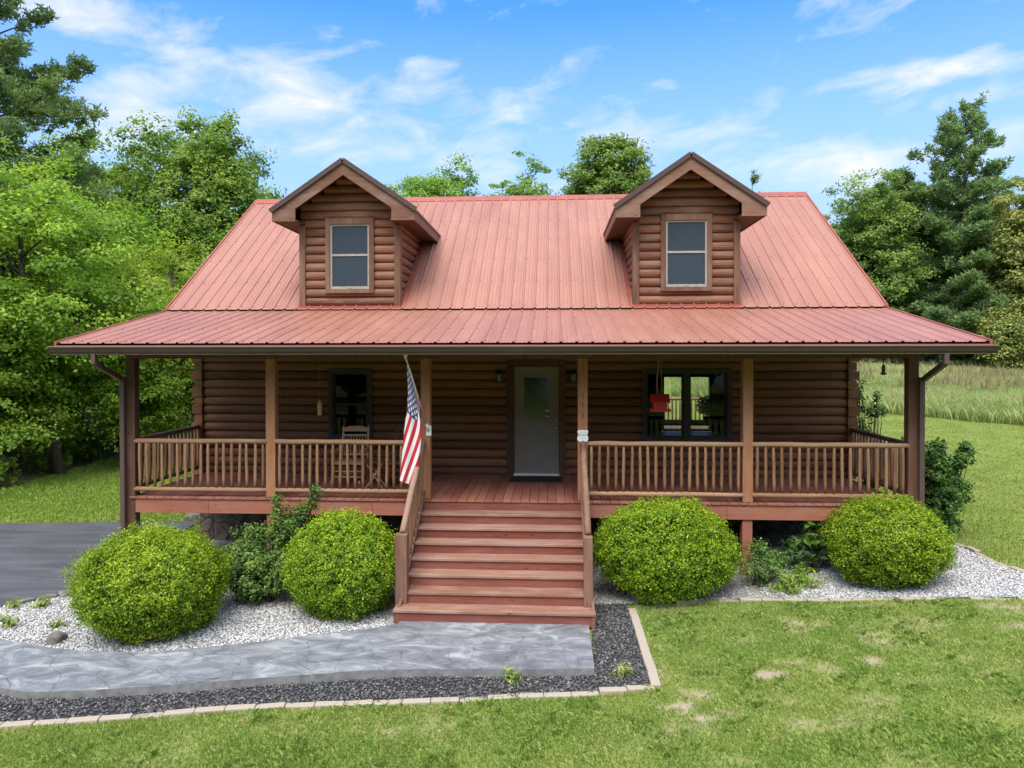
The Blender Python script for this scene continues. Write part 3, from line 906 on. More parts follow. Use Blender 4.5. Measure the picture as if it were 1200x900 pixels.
for rr in range(9):
    for cc in range(6 if rr % 2 == 0 else 5):
        sx = (.37 * 1.5) * ((2 * cc + 1 + (rr % 2)) / 12); sy = (.9 * 7 / 13) * ((rr + 1) / 10)
        dx, dy = cu_ - sx, cv_ - sy; r_ = np.hypot(dx, dy); th = np.arctan2(dx, -dy)
        a = np.abs(((th + math.pi / 5) % (2 * math.pi / 5)) - math.pi / 5)
        rs = .030 * math.cos(2 * math.pi / 5) / np.maximum(np.cos(2 * math.pi / 5 - 0 * a), 1e-3) * (1 - .62 * a / (math.pi / 5))
        colr[(r_ < .030 * (1 - .5 * a / (math.pi / 5)))] = (.74, .72, .70)
at = clo.data.attributes.new('flagcol', 'FLOAT_COLOR', 'POINT')
at.data.foreach_set('color', np.concatenate([colr, np.ones((len(colr), 1))], 1).astype(np.float32).ravel())

# shield sign on post
sx, sz, sy = 1.16, 2.38, -.03
sg = thing('security_sign', (sx, sy, sz - .11), 'white shield-shaped security sign with blue lettering on the porch post', 'sign')
half = [(0, .098), (.035, .09), (.055, .105), (.088, .07), (.075, .04), (.072, .01), (.088, -.03), (.085, -.065), (.06, -.092), (.02, -.098), (0, -.108)]
poly = [(sx + a, sy, sz + b) for a, b in half] + [(sx - a, sy, sz + b) for a, b in half[-2:0:-1]]
MB().prism(poly, (0, .012, 0)).build('sign_plate', M['white'], sg, .003)
text('SECURITY', .034, (sx, sy - .002, sz + .012), M['blue'], 'lettering', sg)
w = MB(); w.box(sx - .05, sx - .012, sy - .002, sy - .0005, sz + .05, sz + .057); w.box(sx + .012, sx + .05, sy - .002, sy - .0005, sz + .05, sz + .057); w.box(sx - .035, sx + .045, sy - .002, sy - .0005, sz - .036, sz - .03)
w.lathe((sx, sy - .001, sz + .045), [(.004, -.004), (.006, .0), (.004, .012)], 6); w.build('emblem', M['palegrey'], sg)

# red bird feeder
fx, fy, fz = 2.49, .9, 2.70
bf = thing('bird_feeder', (fx, fy, fz), 'bright red house-shaped bird feeder hanging from the porch ceiling', 'bird feeder')
w = MB(); w.box(fx - .17, fx + .17, fy - .13, fy + .13, fz, fz + .022); w.box(fx - .17, fx + .17, fy - .13, fy - .115, fz + .022, fz + .045); w.box(fx - .17, fx - .155, fy - .115, fy + .13, fz + .022, fz + .045); w.box(fx + .155, fx + .17, fy - .115, fy + .13, fz + .022, fz + .045); w.build('tray', M['redpaint'], bf, .003)
w = MB(); w.prism([(fx - .115, fy - .08, fz + .022), (fx - .115, fy + .08, fz + .022), (fx - .115, fy + .08, fz + .165), (fx - .115, fy, fz + .25), (fx - .115, fy - .08, fz + .165)], (.23, 0, 0)); w.build('body', M['redpaint'], bf, .003)
w = MB()
for s in (-1, 1):
    w.prism([(fx - .155, fy, fz + .275), (fx - .155, fy + s * .15, fz + .15), (fx - .155, fy + s * .155, fz + .165), (fx - .155, fy, fz + .295)], (.31, 0, 0))
w.build('roof', M['redpaint'], bf, .002)
w = MB(); w.tube([(fx - .04, fy, fz + .28), (fx - .05, fy, fz + .5), (fx - .03, fy, 3.4), (fx, fy, 4.16)], .014, 7); w.tube([(fx + .04, fy, fz + .28), (fx + .03, fy, fz + .55), (fx, fy, 4.16)], .008, 6); w.build('hanger', M['rope'], bf)
# little hanging ornaments
hx, hy = -3.30, .75
o1 = thing('hanging_feeder', (hx, hy, 2.72), 'small tan hanging feeder in front of the dark window left of the flag', 'hanging ornament')
MB().lathe((hx, hy, 2.62), [(.02, 0), (.05, .02), (.035, .06), (.03, .10), (.045, .13), (.04, .2), (.02, .24), (.008, .26)], 12).build('body', M['chairwood'], o1)
MB().tube([(hx, hy, 2.88), (hx, hy, 4.12)], .004, 5).build('cord', M['rope'], o1)
hx, hy = 5.85, .2
o1 = thing('wind_chime', (hx, hy, 3.33), 'small glass hummingbird feeder hanging beside the right corner post', 'hanging ornament')
MB().lathe((hx, hy, 3.33), [(.012, 0), (.045, .015), (.05, .03), (.025, .045), (.03, .13), (.015, .17)], 12).build('body', m_plain('greenish glass', (.16, .18, .1), .2, .5), o1)
MB().tube([(hx, hy, 3.5), (hx, hy, 4.02)], .005, 5).build('cord', M['black'], o1)
o1.name = 'hummingbird_feeder'


def rocker(loc, mat, label):
    X, Y, Z = loc
    e = thing('rocking_chair', loc, label, 'rocking chair', 'rocking chairs on the porch')
    P = lambda a, b, c: (X + a, Y + b, Z + c)
    w = MB(); w.box(X - .25, X + .25, Y - .25, Y + .22, Z + .40, Z + .425)
    for i in range(6): w.box(X - .25, X + .25, Y - .25 + i * .08, Y - .25 + i * .08 + .07, Z + .426, Z + .436)
    w.build('seat', mat, e, .004)
    w = MB()
    for s in (-1, 1): w.tube([P(s * .235, .20, .10), P(s * .235, .21, .45), P(s * .23, .30, 1.0), P(s * .23, .315, 1.04)], [.02, .021, .017, .012], 8)
    w.prism([P(-.225, .29, .925), P(.225, .29, .925), P(.225, .30, .985), P(.12, .303, 1.015), P(0, .304, 1.022), P(-.12, .303, 1.015), P(-.225, .30, .985)], (0, .022, 0))
    w.bar(P(-.225, .27, .86), P(.225, .27, .86), .022, .03); w.bar(P(-.225, .225, .52), P(.225, .225, .52), .022, .03)
    for i in range(8): w.tube([P(-.19 + i * .054, .226, .52), P(-.19 + i * .054, .272, .86)], .0075, 6)
    w.build('backrest', mat, e)
    for s in (-1, 1):
        MB().tube([P(s * .25, -.22, .09), P(s * .25, -.22, .40), P(s * .25, -.22, .62)], .019, 8).build('leg', mat, e)
        w = MB(); w.box(X + s * .255 - .04, X + s * .255 + .04, Y - .29, Y + .25, Z + .62, Z + .642); w.build('armrest', mat, e, .006)
        w = MB(); ps = [P(s * .245, -.42 + .85 * i / 10, .035 + .10 * ((i - 5) / 5) ** 2 * .9) for i in range(11)]
        for a, b_ in zip(ps[:-1], ps[1:]): w.bar(a, b_, .024, .045)
        w.build('rocker', mat, e)
    for zz in (.18, .28):
        MB().tube([P(-.25, -.22, zz), P(.25, -.22, zz)], .011, 6).build('stretcher', mat, e); MB().tube([P(-.235, .2, zz), P(.235, .2, zz)], .011, 6).build('stretcher', mat, e)
    return e


rocker((-2.87, 1.18, DZ), M['chairwood'], 'light wooden rocking chair standing in front of the left porch window')
rocker((-1.92, 1.25, DZ), M['darkwood'], 'dark reddish rocking chair half hidden behind the hanging flag')
tb = thing('side_table', (-2.40, 1.0, DZ), 'small cross-legged wooden side table between the two rocking chairs', 'table')
MB().box(-2.58, -2.22, .86, 1.14, DZ + .44, DZ + .46).build('tabletop', M['darkwood'], tb, .004)
for yy in (.9, 1.1):
    MB().bar((-2.55, yy, DZ), (-2.25, yy, DZ + .44), .03, .02).build('leg', M['chairwood'], tb); MB().bar((-2.25, yy + .025, DZ), (-2.55, yy + .025, DZ + .44), .03, .02).build('leg', M['chairwood'], tb)
dm = MB().box(-.10, .86, 1.66, 2.2, DZ + .002, DZ + .016).build('door_mat', M['mat'], None, .004); tag(dm, 'dark door mat on the deck boards before the grey door', 'door mat')

# inside, seen through the double window
tb = thing('dining_table', (3.6, 5.6, DZ), 'dark table inside the house seen through the double window', 'table')
MB().box(2.4, 5.0, 5.1, 6.1, DZ + .70, DZ + .75).build('tabletop', M['darkwood'], tb)
for x in (2.5, 4.9):
    for yy in (5.2, 6.0): MB().box(x - .04, x + .04, yy - .04, yy + .04, DZ, DZ + .70).build('leg', M['darkwood'], tb)


# ------------------------------------------------------------------ foliage makers
def leaves(C, N, L, W, rng, fold=.18):
    """one folded diamond leaf per centre; returns verts, faces"""
    n = len(C)
    N = N / (np.linalg.norm(N, axis=1, keepdims=True) + 1e-9)
    r = rng.normal(size=(n, 3)); T = r - N * (r * N).sum(1, keepdims=True); T /= np.linalg.norm(T, axis=1, keepdims=True) + 1e-9
    B = np.cross(N, T)
    L = np.asarray(L).reshape(-1, 1) if np.ndim(L) else L; W = np.asarray(W).reshape(-1, 1) if np.ndim(W) else W
    a = C - T * L * .5; c = C + T * L * .5 - N * L * .12
    b = C + B * W * .5 + N * W * fold - T * L * .05; d = C - B * W * .5 + N * W * fold - T * L * .05
    V = np.stack([a, b, c, d], 1).reshape(-1, 3)
    return V, np.arange(4 * n).reshape(-1, 4)


def rdir(rng, n):
    v = rng.normal(size=(n, 3)); return v / np.linalg.norm(v, axis=1, keepdims=True)


def crown_pts(rng, env, nclump, nleaf, cr, flat=.5, shell=.45):
    """env(dir, t) -> clump centre positions given unit directions; returns leaf centres, normals, tint, clump centres"""
    D = rdir(rng, nclump); rr = shell + (1 - shell) * rng.random(nclump) ** .7
    Cc = env(D, rr)
    rad = cr * rng.uniform(.6, 1.35, nclump)
    k = rng.poisson(nleaf, nclump) + 4
    ci = np.repeat(np.arange(nclump), k); n = len(ci)
    d = rdir(rng, n); r = rng.random(n) ** .6
    off = d * r[:, None] * rad[ci][:, None]; off[:, 2] = off[:, 2] * flat
    # clumps droop outwards
    tilt = rng.normal(0, .3, (nclump, 2)); off[:, 2] += off[:, 0] * tilt[ci, 0] + off[:, 1] * tilt[ci, 1]
    P = Cc[ci] + off
    N = d * .45 + np.array([0, 0, .75]) + rng.normal(0, .45, (n, 3))
    tint = np.clip(rng.beta(2, 2, nclump)[ci] * .8 + .1 + .18 * d[:, 2] * r, 0, 1)
    return P, N, tint, Cc, rad


def trunk_mesh(mb, base, top, r0, r1, rng, limbs, wob_=.12):
    base, top = Vector(base), Vector(top); n = 8; ps = []; rs = []
    for i in range(n):
        t = i / (n - 1); p = base.lerp(top, t) + Vector((rng.normal(0, wob_) * t, rng.normal(0, wob_) * t, 0)); ps.append(p); rs.append(r0 * (1 - t) ** .8 + r1 * t)
    rs[0] *= 1.35
    mb.tube(ps, rs, 8)
    for c in limbs:
        c = Vector(c); zz = base.z + (top.z - base.z) * .15
        hz = max(zz, min(c.z - .55 * math.hypot(c.x - base.x, c.y - base.y), top.z - .3))
        t = (hz - base.z) / max(.1, top.z - base.z); i = min(n - 2, max(0, int(t * (n - 1)))); f = t * (n - 1) - i
        s = ps[i].lerp(ps[i + 1], max(0, min(1, f))); r = (rs[i] * .45)
        m = s.lerp(c, .5) + Vector((rng.normal(0, .1), rng.normal(0, .1), .12 * (c - s).length))
        mb.tube([s, m, c], [min(r, .09), min(r, .09) * .55, .012], 5, 0, False)


def tree(name, base, Ht, rx, zb, mat, label, seed, ry=None, nclump=150, nleaf=90, cr=.7, leaf=.13, lean=(0, 0), top_pow=1.0, group=None, cat='tree', shell=.45, flat=.5, lumps=.16, r0=None):
    """deciduous: crown between zb and Ht above the base, an uneven ellipsoid"""
    rng = np.random.default_rng(seed); x, y = base; z = H(x, y); ry = ry or rx
    cz = z + zb + (Ht - zb) * .5; hz = (Ht - zb) / 2
    ph = rng.random((7, 3)) * 6.28; fr = rng.normal(0, 2.2, (7, 3))

    def env(D, rr):
        lump = 1 + lumps * sum(np.sin(D @ fr[i] * 1.6 + ph[i, 0]) for i in range(7)) / 2.2
        hshape = np.where(D[:, 2] > 0, 1.0, .92)
        P = D * (rr * lump)[:, None] * np.array([rx - cr * .5, ry - cr * .5, hz - cr * .35])
        P[:, 0] += x + lean[0]; P[:, 1] += y + lean[1]; P[:, 2] = P[:, 2] * hshape + cz
        return P
    P, N, ti, Cc, rad = crown_pts(rng, env, nclump, nleaf, cr, flat, shell)
    N[:, :2] += (P[:, :2] - np.array([x + lean[0], y + lean[1]])) / max(rx, ry) * .55
    sz = leaf * rng.uniform(.6, 1.25, len(P))
    V, F = leaves(P, N, sz, sz * .62, rng)
    e = thing(name, (x, y, z), label, cat, group)
    np_mesh('crown', V, F, mat, e, tint=ti)
    w = MB(); sel = rng.choice(len(Cc), size=min(len(Cc), 46), replace=False)
    trunk_mesh(w, (x, y, z - .2), (x + lean[0], y + lean[1], z + Ht * .86), r0 or Ht * .016, .03, rng, [tuple(Cc[i]) for i in sel])
    w.build('trunk', M['bark'], e)
    return e


def pine(name, base, Ht, rbase, zb, mat, label, seed, levels=26, per=6, gap=.25, size=.3, group=None, irregular=.35, tuft=1.0, open_top=.0, pw=.75):
    rng = np.random.default_rng(seed); x, y = base; z = H(x, y)
    C = []; T = []; w = MB(); br = []
    for li in range(levels):
        t = li / (levels - 1)
        R_ = rbase * (1 - t) ** pw * .95 + .3
        for b_ in range(max(3, int(per * (1 - .3 * t)))):
            if rng.random() < gap * (.3 + t): continue
            zz = z + zb + (Ht - zb) * t + rng.normal(0, .5 * (Ht - zb) / levels)
            a = rng.random() * 6.283; L = R_ * rng.uniform(1 - irregular, 1.15)
            d = np.array([math.cos(a), math.sin(a), 0])
            up = .02 + .55 * t + rng.normal(0, .12)
            pts = [np.array([x, y, zz - .1]) + d * L * q + np.array([0, 0, L * up * q + .10 * L * (q - q * q) * (1 if t > .4 else -1)]) for q in (0, .35, .7, 1.)]
            br.append(pts)
            bt = np.clip(rng.beta(2, 2) + .15 * t, 0, 1)
            nt = max(4, int(L * 11 * tuft * (1 - open_top * sm(.55, .8, t)))); side = np.array([-d[1], d[0], 0])
            lo = .18 if t < .6 else .35
            for qi in lo + (1 - lo) * rng.random(nt) ** .75:
                j = min(2, int(qi * 3)); f = qi * 3 - j; c = pts[j] * (1 - f) + pts[j + 1] * f
                C.append(c + side * rng.normal(0, .16 * L * (1.15 - qi) + .08) + np.array([0, 0, rng.normal(.08, .13)])); T.append(bt)
    C = np.array(C); T = np.array(T); m = len(C); K = 22
    D = rdir(rng, m * K); D[:, 2] = D[:, 2] * .7 + .45; D /= np.linalg.norm(D, axis=1, keepdims=True)
    cc = np.repeat(C, K, 0) + rng.normal(0, size * .28, (m * K, 3)); L = size * rng.uniform(.5, 1.0, m * K)
    S = np.cross(D, rdir(rng, m * K)); S /= np.linalg.norm(S, axis=1, keepdims=True) + 1e-9
    wd = size * .10
    V = np.stack([cc - S * wd, cc + D * (L * .35)[:, None] + S * wd, cc + D * L[:, None], cc + D * (L * .35)[:, None] - S * wd * 1.6], 1).reshape(-1, 3)
    F = np.arange(len(V)).reshape(-1, 4)
    e = thing(name, (x, y, z), label, 'tree', group)
    np_mesh('crown', V, F, mat, e, tint=np.clip(np.repeat(T, K) * .75 + rng.normal(.15, .1, m * K), 0, 1))
    w.tube([(x, y, z - .2), (x + rng.normal(0, .05), y, z + Ht * .5), (x, y, z + Ht * .97)], [Ht * .018, Ht * .011, .02], 8)
    for pts in br: w.tube([tuple(p) for p in pts], [.035, .025, .016, .006], 5, 0, False)
    w.build('trunk', M['bark'], e)
    return e


def boxwood(x, y, rx, ry, top, seed, label, n=6200, wide=.62, lobes=.032, p=2.2, stray=26):
    rng = np.random.default_rng(seed); z = H(x, y); hz = (top - z)
    cz = z + hz * .50; e = thing('boxwood_shrub', (x, y, z), label, 'shrub', 'clipped round shrubs')
    ph = rng.random(9) * 6.28; fr = rng.normal(0, 2.5, (9, 3))

    def surf(D, r):
        q = (np.abs(D) ** p).sum(1) ** (-1 / p)
        lump = 1 + lobes * sum(np.sin(D @ fr[i] + ph[i]) for i in range(9)) / 2.5
        lump = lump + .045 * sum(np.sin(D @ fr[i] * 5 + ph[i] * 2) for i in range(9)) / 2.5
        P = D * (q * r * lump)[:, None]
        und = np.where(P[:, 2] < 0, 1 + .10 * P[:, 2], 1 - .06 * np.clip(P[:, 2], 0, 1))
        return np.stack([x + P[:, 0] * rx * und, y + P[:, 1] * ry * und, cz + P[:, 2] * hz * .52], 1)
    D = rdir(rng, n); D = D[D[:, 2] > -.86]; n = len(D)
    r = 1 - .15 * rng.random(n) ** 1.6 + .04 * (rng.random(n) > .9)
    for _ in range(stray):                                # stray shoots standing out of the clipped surface
        i = rng.integers(n); near = np.linalg.norm(D - D[i], axis=1) < .05
        if D[i, 2] > .0: r[near] += rng.uniform(.02, .09)
    for _ in range(14):                                   # small hollows where the clipping went deep
        i = rng.integers(n); near = np.linalg.norm(D - D[i], axis=1) < rng.uniform(.05, .12); r[near] -= rng.uniform(.05, .13)
    C = surf(D, r); K = 9
    cc = np.repeat(C, K, 0) ; Dn = np.repeat(D, K, 0)
    off = rng.normal(0, .026, (n * K, 3)) + Dn * rng.uniform(-.03, .035, n * K)[:, None]
    P = cc + off; keep = P[:, 2] > z + .02
    N = Dn * .55 + np.array([0, 0, .5]) + rng.normal(0, .55, (n * K, 3))
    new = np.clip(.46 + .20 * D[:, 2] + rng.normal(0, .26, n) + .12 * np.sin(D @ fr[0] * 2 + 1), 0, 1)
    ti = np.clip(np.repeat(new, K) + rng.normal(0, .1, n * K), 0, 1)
    sz = rng.uniform(.022, .038, n * K)
    V, F = leaves(P[keep], N[keep], sz[keep], sz[keep] * .58, rng)
    # older inner leaves
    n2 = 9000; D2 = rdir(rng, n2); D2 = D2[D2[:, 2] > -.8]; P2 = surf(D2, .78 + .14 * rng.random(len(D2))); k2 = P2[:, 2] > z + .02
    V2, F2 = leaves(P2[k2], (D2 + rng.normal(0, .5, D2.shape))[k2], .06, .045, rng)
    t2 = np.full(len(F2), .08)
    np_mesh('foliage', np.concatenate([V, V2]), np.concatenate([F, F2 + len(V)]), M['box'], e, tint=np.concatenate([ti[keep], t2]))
    w = MB()
    for i in range(26):
        d = D[rng.integers(n)]; q = surf(d[None, :] * np.array([[1, 1, .5]]) + np.array([[0, 0, .5]]), np.array([.6]))[0]
        w.tube([(x + rng.normal(0, .08), y + rng.normal(0, .08), z - .03), tuple((np.array([x, y, z]) + q) / 2 + np.array([0, 0, .05])), tuple(q)], [.02, .014, .006], 5, 0, False)
    w.build('stem', M['bark'], e)
    return e


def shrub(name, base, lobes, mat, label, seed, n=60, leaf=.05, per=40, cat='shrub', aspect=.5, group=None, up=.6, stems=True):
    """lobes: (dx,dy,dz,r) balls of sprays joined by stems"""
    rng = np.random.default_rng(seed); x, y = base; z = H(x, y); e = thing(name, (x, y, z), label, cat, group)
    Ps = []; Ns = []; Ts = []; w = MB()
    for (dx, dy, dz, r) in lobes:
        c0 = np.array([x + dx, y + dy, z + dz]); m = max(3, int(n * r * r * 9))
        D = rdir(rng, m); C = c0 + D * r * (rng.random(m) ** .4)[:, None]
        k = per; d = rdir(rng, m * k); P = np.repeat(C, k, 0) + d * (rng.random(m * k) ** .5 * .10)[:, None]
        Ns.append(d * .4 + np.array([0, 0, up]) + rng.normal(0, .5, d.shape) + np.repeat(D, k, 0) * .4); Ps.append(P)
        Ts.append(np.clip(np.repeat(rng.beta(2, 2, m), k) + .15 * np.repeat(D[:, 2], k), 0, 1))
        for i in range(min(m, 5)):
            w.tube([(x + rng.normal(0, .04), y + rng.normal(0, .04), z - .03), tuple(np.array([x, y, z]) * .4 + C[i] * .6 + rng.normal(0, .03, 3)), tuple(C[i])], [.014, .009, .004], 5, 0, False)
    P = np.concatenate(Ps); N = np.concatenate(Ns); T = np.concatenate(Ts); k = P[:, 2] > hgt(P[:, 0], P[:, 1]) + .015
    sz = leaf * rng.uniform(.65, 1.25, len(P))
    V, F = leaves(P[k], N[k], sz[k], sz[k] * aspect, rng)
    np_mesh('foliage', V, F, mat, e, tint=T[k]); w.build('stem', M['bark'], e)
    return e


# ------------------------------------------------------------------ terrain
def axis(lo, hi, flo, fhi, fine, grow=1.13):
    a = list(np.arange(flo, fhi + 1e-6, fine)); st_ = fine; v = a[-1]
    while v < hi: st_ = min(st_ * grow, 12); v += st_; a.append(v)
    st_ = fine; v = a[0]; lo_ = []
    while v > lo: st_ = min(st_ * grow, 12); v -= st_; lo_.append(v)
    return np.array(lo_[::-1] + a)


ax = axis(-420, 420, -15, 16, .13); ay = axis(-60, 600, -7, 12, .13)
gx_, gy_ = np.meshgrid(ax, ay, indexing='ij')
BARE = [(4.16, -3.16, .16, .13, .9), (4.07, -2.88, .10, .16, .7), (3.04, -3.5, .22, .13, .9), (1.87, -4.07, .22, .12, 1.), (2.2, -4.25, .35, .12, .7), (3.3, -3.16, .16, .1, .5), (4.76, -2.83, .25, .1, .4), (2.58, -2.98, .2, .1, .4),
        (3.12, -2.41, .3, .12, .35), (1.94, -4.5, .25, .2, .5), (6.2, -2.34, .3, .12, .5), (5.46, -2.77, .25, .1, .35), (2.2, -1.25, .6, .1, .6), (5.2, -1.42, .9, .09, .6), (2.9, -4.0, .3, .12, .45), (4.5, -3.6, .5, .12, .35), (3.4, -2.0, .4, .1, .3), (2.4, -2.2, .4, .1, .35)]


def bare(x, y):
    b = np.zeros_like(x)
    nz = fbm(x * 3.1, y * 3.1, 4); wx = (fbm(x * 2.3 + 40, y * 2.3, 3) - .5) * .5; wy = (fbm(x * 2.3, y * 2.3 + 70, 3) - .5) * .35
    for (cx, cy, rx, ry, a) in BARE:
        b = np.maximum(b, a * np.clip(1.5 - np.hypot((x + wx - cx) / rx, (y + wy - cy) / ry), 0, 1))
    b = b * np.clip(-.25 + 2.4 * fbm(x * 7 + 3, y * 7, 4), 0, 1.4)
    g = np.clip((fbm(x * 1.3 + 5, y * 2.0 + 3, 5) - .575) * 5, 0, .6) * np.clip(-.2 + 2.4 * fbm(x * 9 + 3, y * 9, 3), 0, 1.2)
    return np.clip(np.maximum(b, g * sm(-7, -3, y + x * 0) * (y < 0)), 0, 1)


gz = hgt(gx_, gy_) + (fbm(gx_ * .9, gy_ * .9, 3) - .47) * .05
far = np.hypot(gx_, gy_ - 10)
gz = gz - .6 * sm(4.0, 6.2, np.minimum(HX - np.abs(gx_), 99)) * ((gy_ > .9) & (gy_ < 9.5)) * 0
idx = np.arange(gx_.size).reshape(gx_.shape)
F = np.stack([idx[:-1, :-1], idx[1:, :-1], idx[1:, 1:], idx[:-1, 1:]], -1).reshape(-1, 4)
gnd = np_mesh('ground', np.stack([gx_, gy_, gz], -1).reshape(-1, 3), F, M['ground'], None, org=(0, 0, 0), smooth=True)
tag(gnd, 'mown green lawn with pale bare patches around the house', 'lawn', None, 'structure')
at = gnd.data.attributes.new('bare', 'FLOAT', 'POINT'); at.data.foreach_set('value', bare(gx_.ravel(), gy_.ravel()).astype(np.float32))
wood = sm(.2, 1.6, (-(gx_ + 12.9) - .12 * (gy_ - 5)) + (fbm(gx_ * .8, gy_ * .8, 3) - .5) * 1.4) * sm(1, 5, gy_)
wood = np.maximum(wood, sm(46, 54, gy_ + (fbm(gx_ * .2, gy_ * .2, 3) - .5) * 8))
at = gnd.data.attributes.new('wood', 'FLOAT', 'POINT'); at.data.foreach_set('value', wood.ravel().astype(np.float32))


def GZ(x, y): return hgt(x, y) + (fbm(x * .9, y * .9, 3) - .47) * .05


def GZf(x, y): return float(GZ(np.array([x]), np.array([y]))[0])


def sheet(name, poly, dz, mat, label, cat, kind='structure', res=.12, wave=0.):
    """ground-hugging sheet filling a polygon"""
    px = np.array([p[0] for p in poly]); py = np.array([p[1] for p in poly])
    bm = bmesh.new(); vs = [bm.verts.new((a, b, 0)) for a, b in poly]; bm.faces.new(vs)
    for (lo, hi, nrm, k) in ((px.min(), px.max(), (1, 0, 0), 0), (py.min(), py.max(), (0, 1, 0), 1)):
        for c in np.arange(lo + res, hi, res):
            co = (c, 0, 0) if k == 0 else (0, c, 0)
            bmesh.ops.bisect_plane(bm, geom=bm.verts[:] + bm.edges[:] + bm.faces[:], plane_co=co, plane_no=nrm)
    co = np.array([v.co[:] for v in bm.verts]); zz = GZ(co[:, 0], co[:, 1]) + dz
    if wave: zz += (fbm(co[:, 0] * 2, co[:, 1] * 2, 3) - .47) * wave
    for v, z in zip(bm.verts, zz): v.co.z = z
    me = bpy.data.meshes.new(name); bm.to_mesh(me); bm.free()
    for f in me.polygons: f.use_smooth = True
    o = link(name, me, mat, None, Vector((0, 0, 0))); return tag(o, label, cat, None, kind)


# driveway
drive = [(-30, 2.6), (-11.16, 3.45), (-9.9, 3.65), (-8.5, 3.8), (-7.0, 4.0), (-6.9, 2.5), (-6.3, .6), (-6.62, -.86), (-7.0, -1.2), (-7.6, -1.75), (-9.5, -2.4), (-30, -3.5)]
sheet('driveway', drive, .03, M['asphalt'], 'dark grey asphalt driveway at the left of the house', 'driveway', res=.3)
# slab path
front = [(1.16, -3.23), (.22, -3.31), (-.74, -3.36), (-1.5, -3.45), (-1.86, -3.54), (-2.57, -3.70), (-3.26, -3.87), (-3.85, -4.0), (-4.44, -4.11), (-4.87, -4.15), (-5.22, -4.08), (-5.6, -3.98), (-6.6, -3.9), (-9.0, -4.0)]
back = [(-9.0, -2.2), (-6.9, -2.62), (-6.25, -2.79), (-5.65, -2.97), (-4.91, -3.10), (-4.3, -3.09), (-3.73, -2.96), (-2.99, -2.71), (-2.23, -2.39), (-1.63, -2.15), (-1.36, -2.0), (-1.36, -1.7), (1.16, -1.7)]


def smooth_line(p, k=5):
    out = []
    for i in range(len(p) - 1):
        p0 = np.array(p[max(0, i - 1)]); p1 = np.array(p[i]); p2 = np.array(p[i + 1]); p3 = np.array(p[min(len(p) - 1, i + 2)])
        for t in np.arange(k) / k:
            out.append(tuple(.5 * ((2 * p1) + (-p0 + p2) * t + (2 * p0 - 5 * p1 + 4 * p2 - p3) * t * t + (-p0 + 3 * p1 - 3 * p2 + p3) * t ** 3)))
    out.append(tuple(p[-1])); return out


slab_poly = front[:1] + smooth_line(front[1:]) + smooth_line(back[:-3]) + back[-3:]
w = MB(); n = len(slab_poly)
vs = [(a, b, .098) for a, b in slab_poly] + [(a, b, -.05) for a, b in slab_poly]
w.add(vs, [tuple(range(n))], 0); w.add(vs, [(i, (i + 1) % n, n + (i + 1) % n, n + i) for i in range(n)], 1)
pth = w.build('path', [M['path'], M['slabedge']], None, .012); tag(pth, 'curving grey stamped concrete walk leading to the porch steps', 'path', None, 'structure')

# edging blocks: front line of the dark gravel bed
line = [(-9.2, -5.1), (-6.2, -4.92), (-4.73, -4.70), (-3.97, -4.54), (-3.2, -4.34), (-2.38, -4.19), (-1.52, -4.06), (-.64, -3.94), (.25, -3.79), (1.16, -3.68), (1.80, -3.60)]
line2 = [(1.80, -3.60), (1.80, -.93)]
line3 = [(1.83, -1.05), (2.41, -1.03), (2.96, -1.02), (3.71, -1.10), (4.84, -1.20), (5.93, -1.30), (7.1, -1.42), (8.2, -1.5)]
line4 = [(8.2, -1.5), (7.75, -.8), (7.55, .0), (7.6, .89), (7.5, 1.5)]


def edging(ln, L, wd, ht, label, group, seed, jz=.006):
    rng = np.random.default_rng(seed); pts = np.array(smooth_line(ln, 8) if len(ln) > 2 else ln); seg = np.hypot(*np.diff(pts, axis=0).T); cum = np.concatenate([[0], np.cumsum(seg)])
    s = 0.; proto = None
    for q in range(200):
        if s + L > cum[-1] + .02: break
        a = np.array([np.interp(s, cum, pts[:, 0]), np.interp(s, cum, pts[:, 1])]); b_ = np.array([np.interp(s + L, cum, pts[:, 0]), np.interp(s + L, cum, pts[:, 1])]); c = (a + b_) / 2
        ang = math.atan2(*(b_ - a)[::-1]) + rng.normal(0, .018)
        if proto is None or q % 7 == 0:
            w = MB(); w.box(-L / 2 + .002, L / 2 - .002, -wd / 2, wd / 2, -.06, ht); proto = w.build('edging_block', M['brick'], None, .012, org=(0, 0, 0)); o = proto
        else:
            o = proto.copy(); COL.objects.link(o)
        o.location = (c[0], c[1], GZf(c[0], c[1]) + rng.normal(0, jz)); o.rotation_euler = (rng.normal(0, .02), rng.normal(0, .02), ang)
        tag(o, label, 'edging block', group); s += L


edging(line, .30, .095, .035, 'tan concrete edging block in the long row bordering the dark gravel', 'edging blocks along the dark gravel front', 1)
edging(line2, .30, .11, .04, 'tan concrete edging block in the short row beside the porch steps', 'edging blocks at the right end of the dark gravel', 2)
edging(line3, .30, .09, .022, 'half buried pale edging block before the right shrub bed', 'edging blocks sunk before the right shrub bed', 3, .012)
edging(line4, .30, .10, .035, 'pale edging block in the curved border at the right end of the bed', 'edging blocks curving round the right end of the bed', 4, .012)

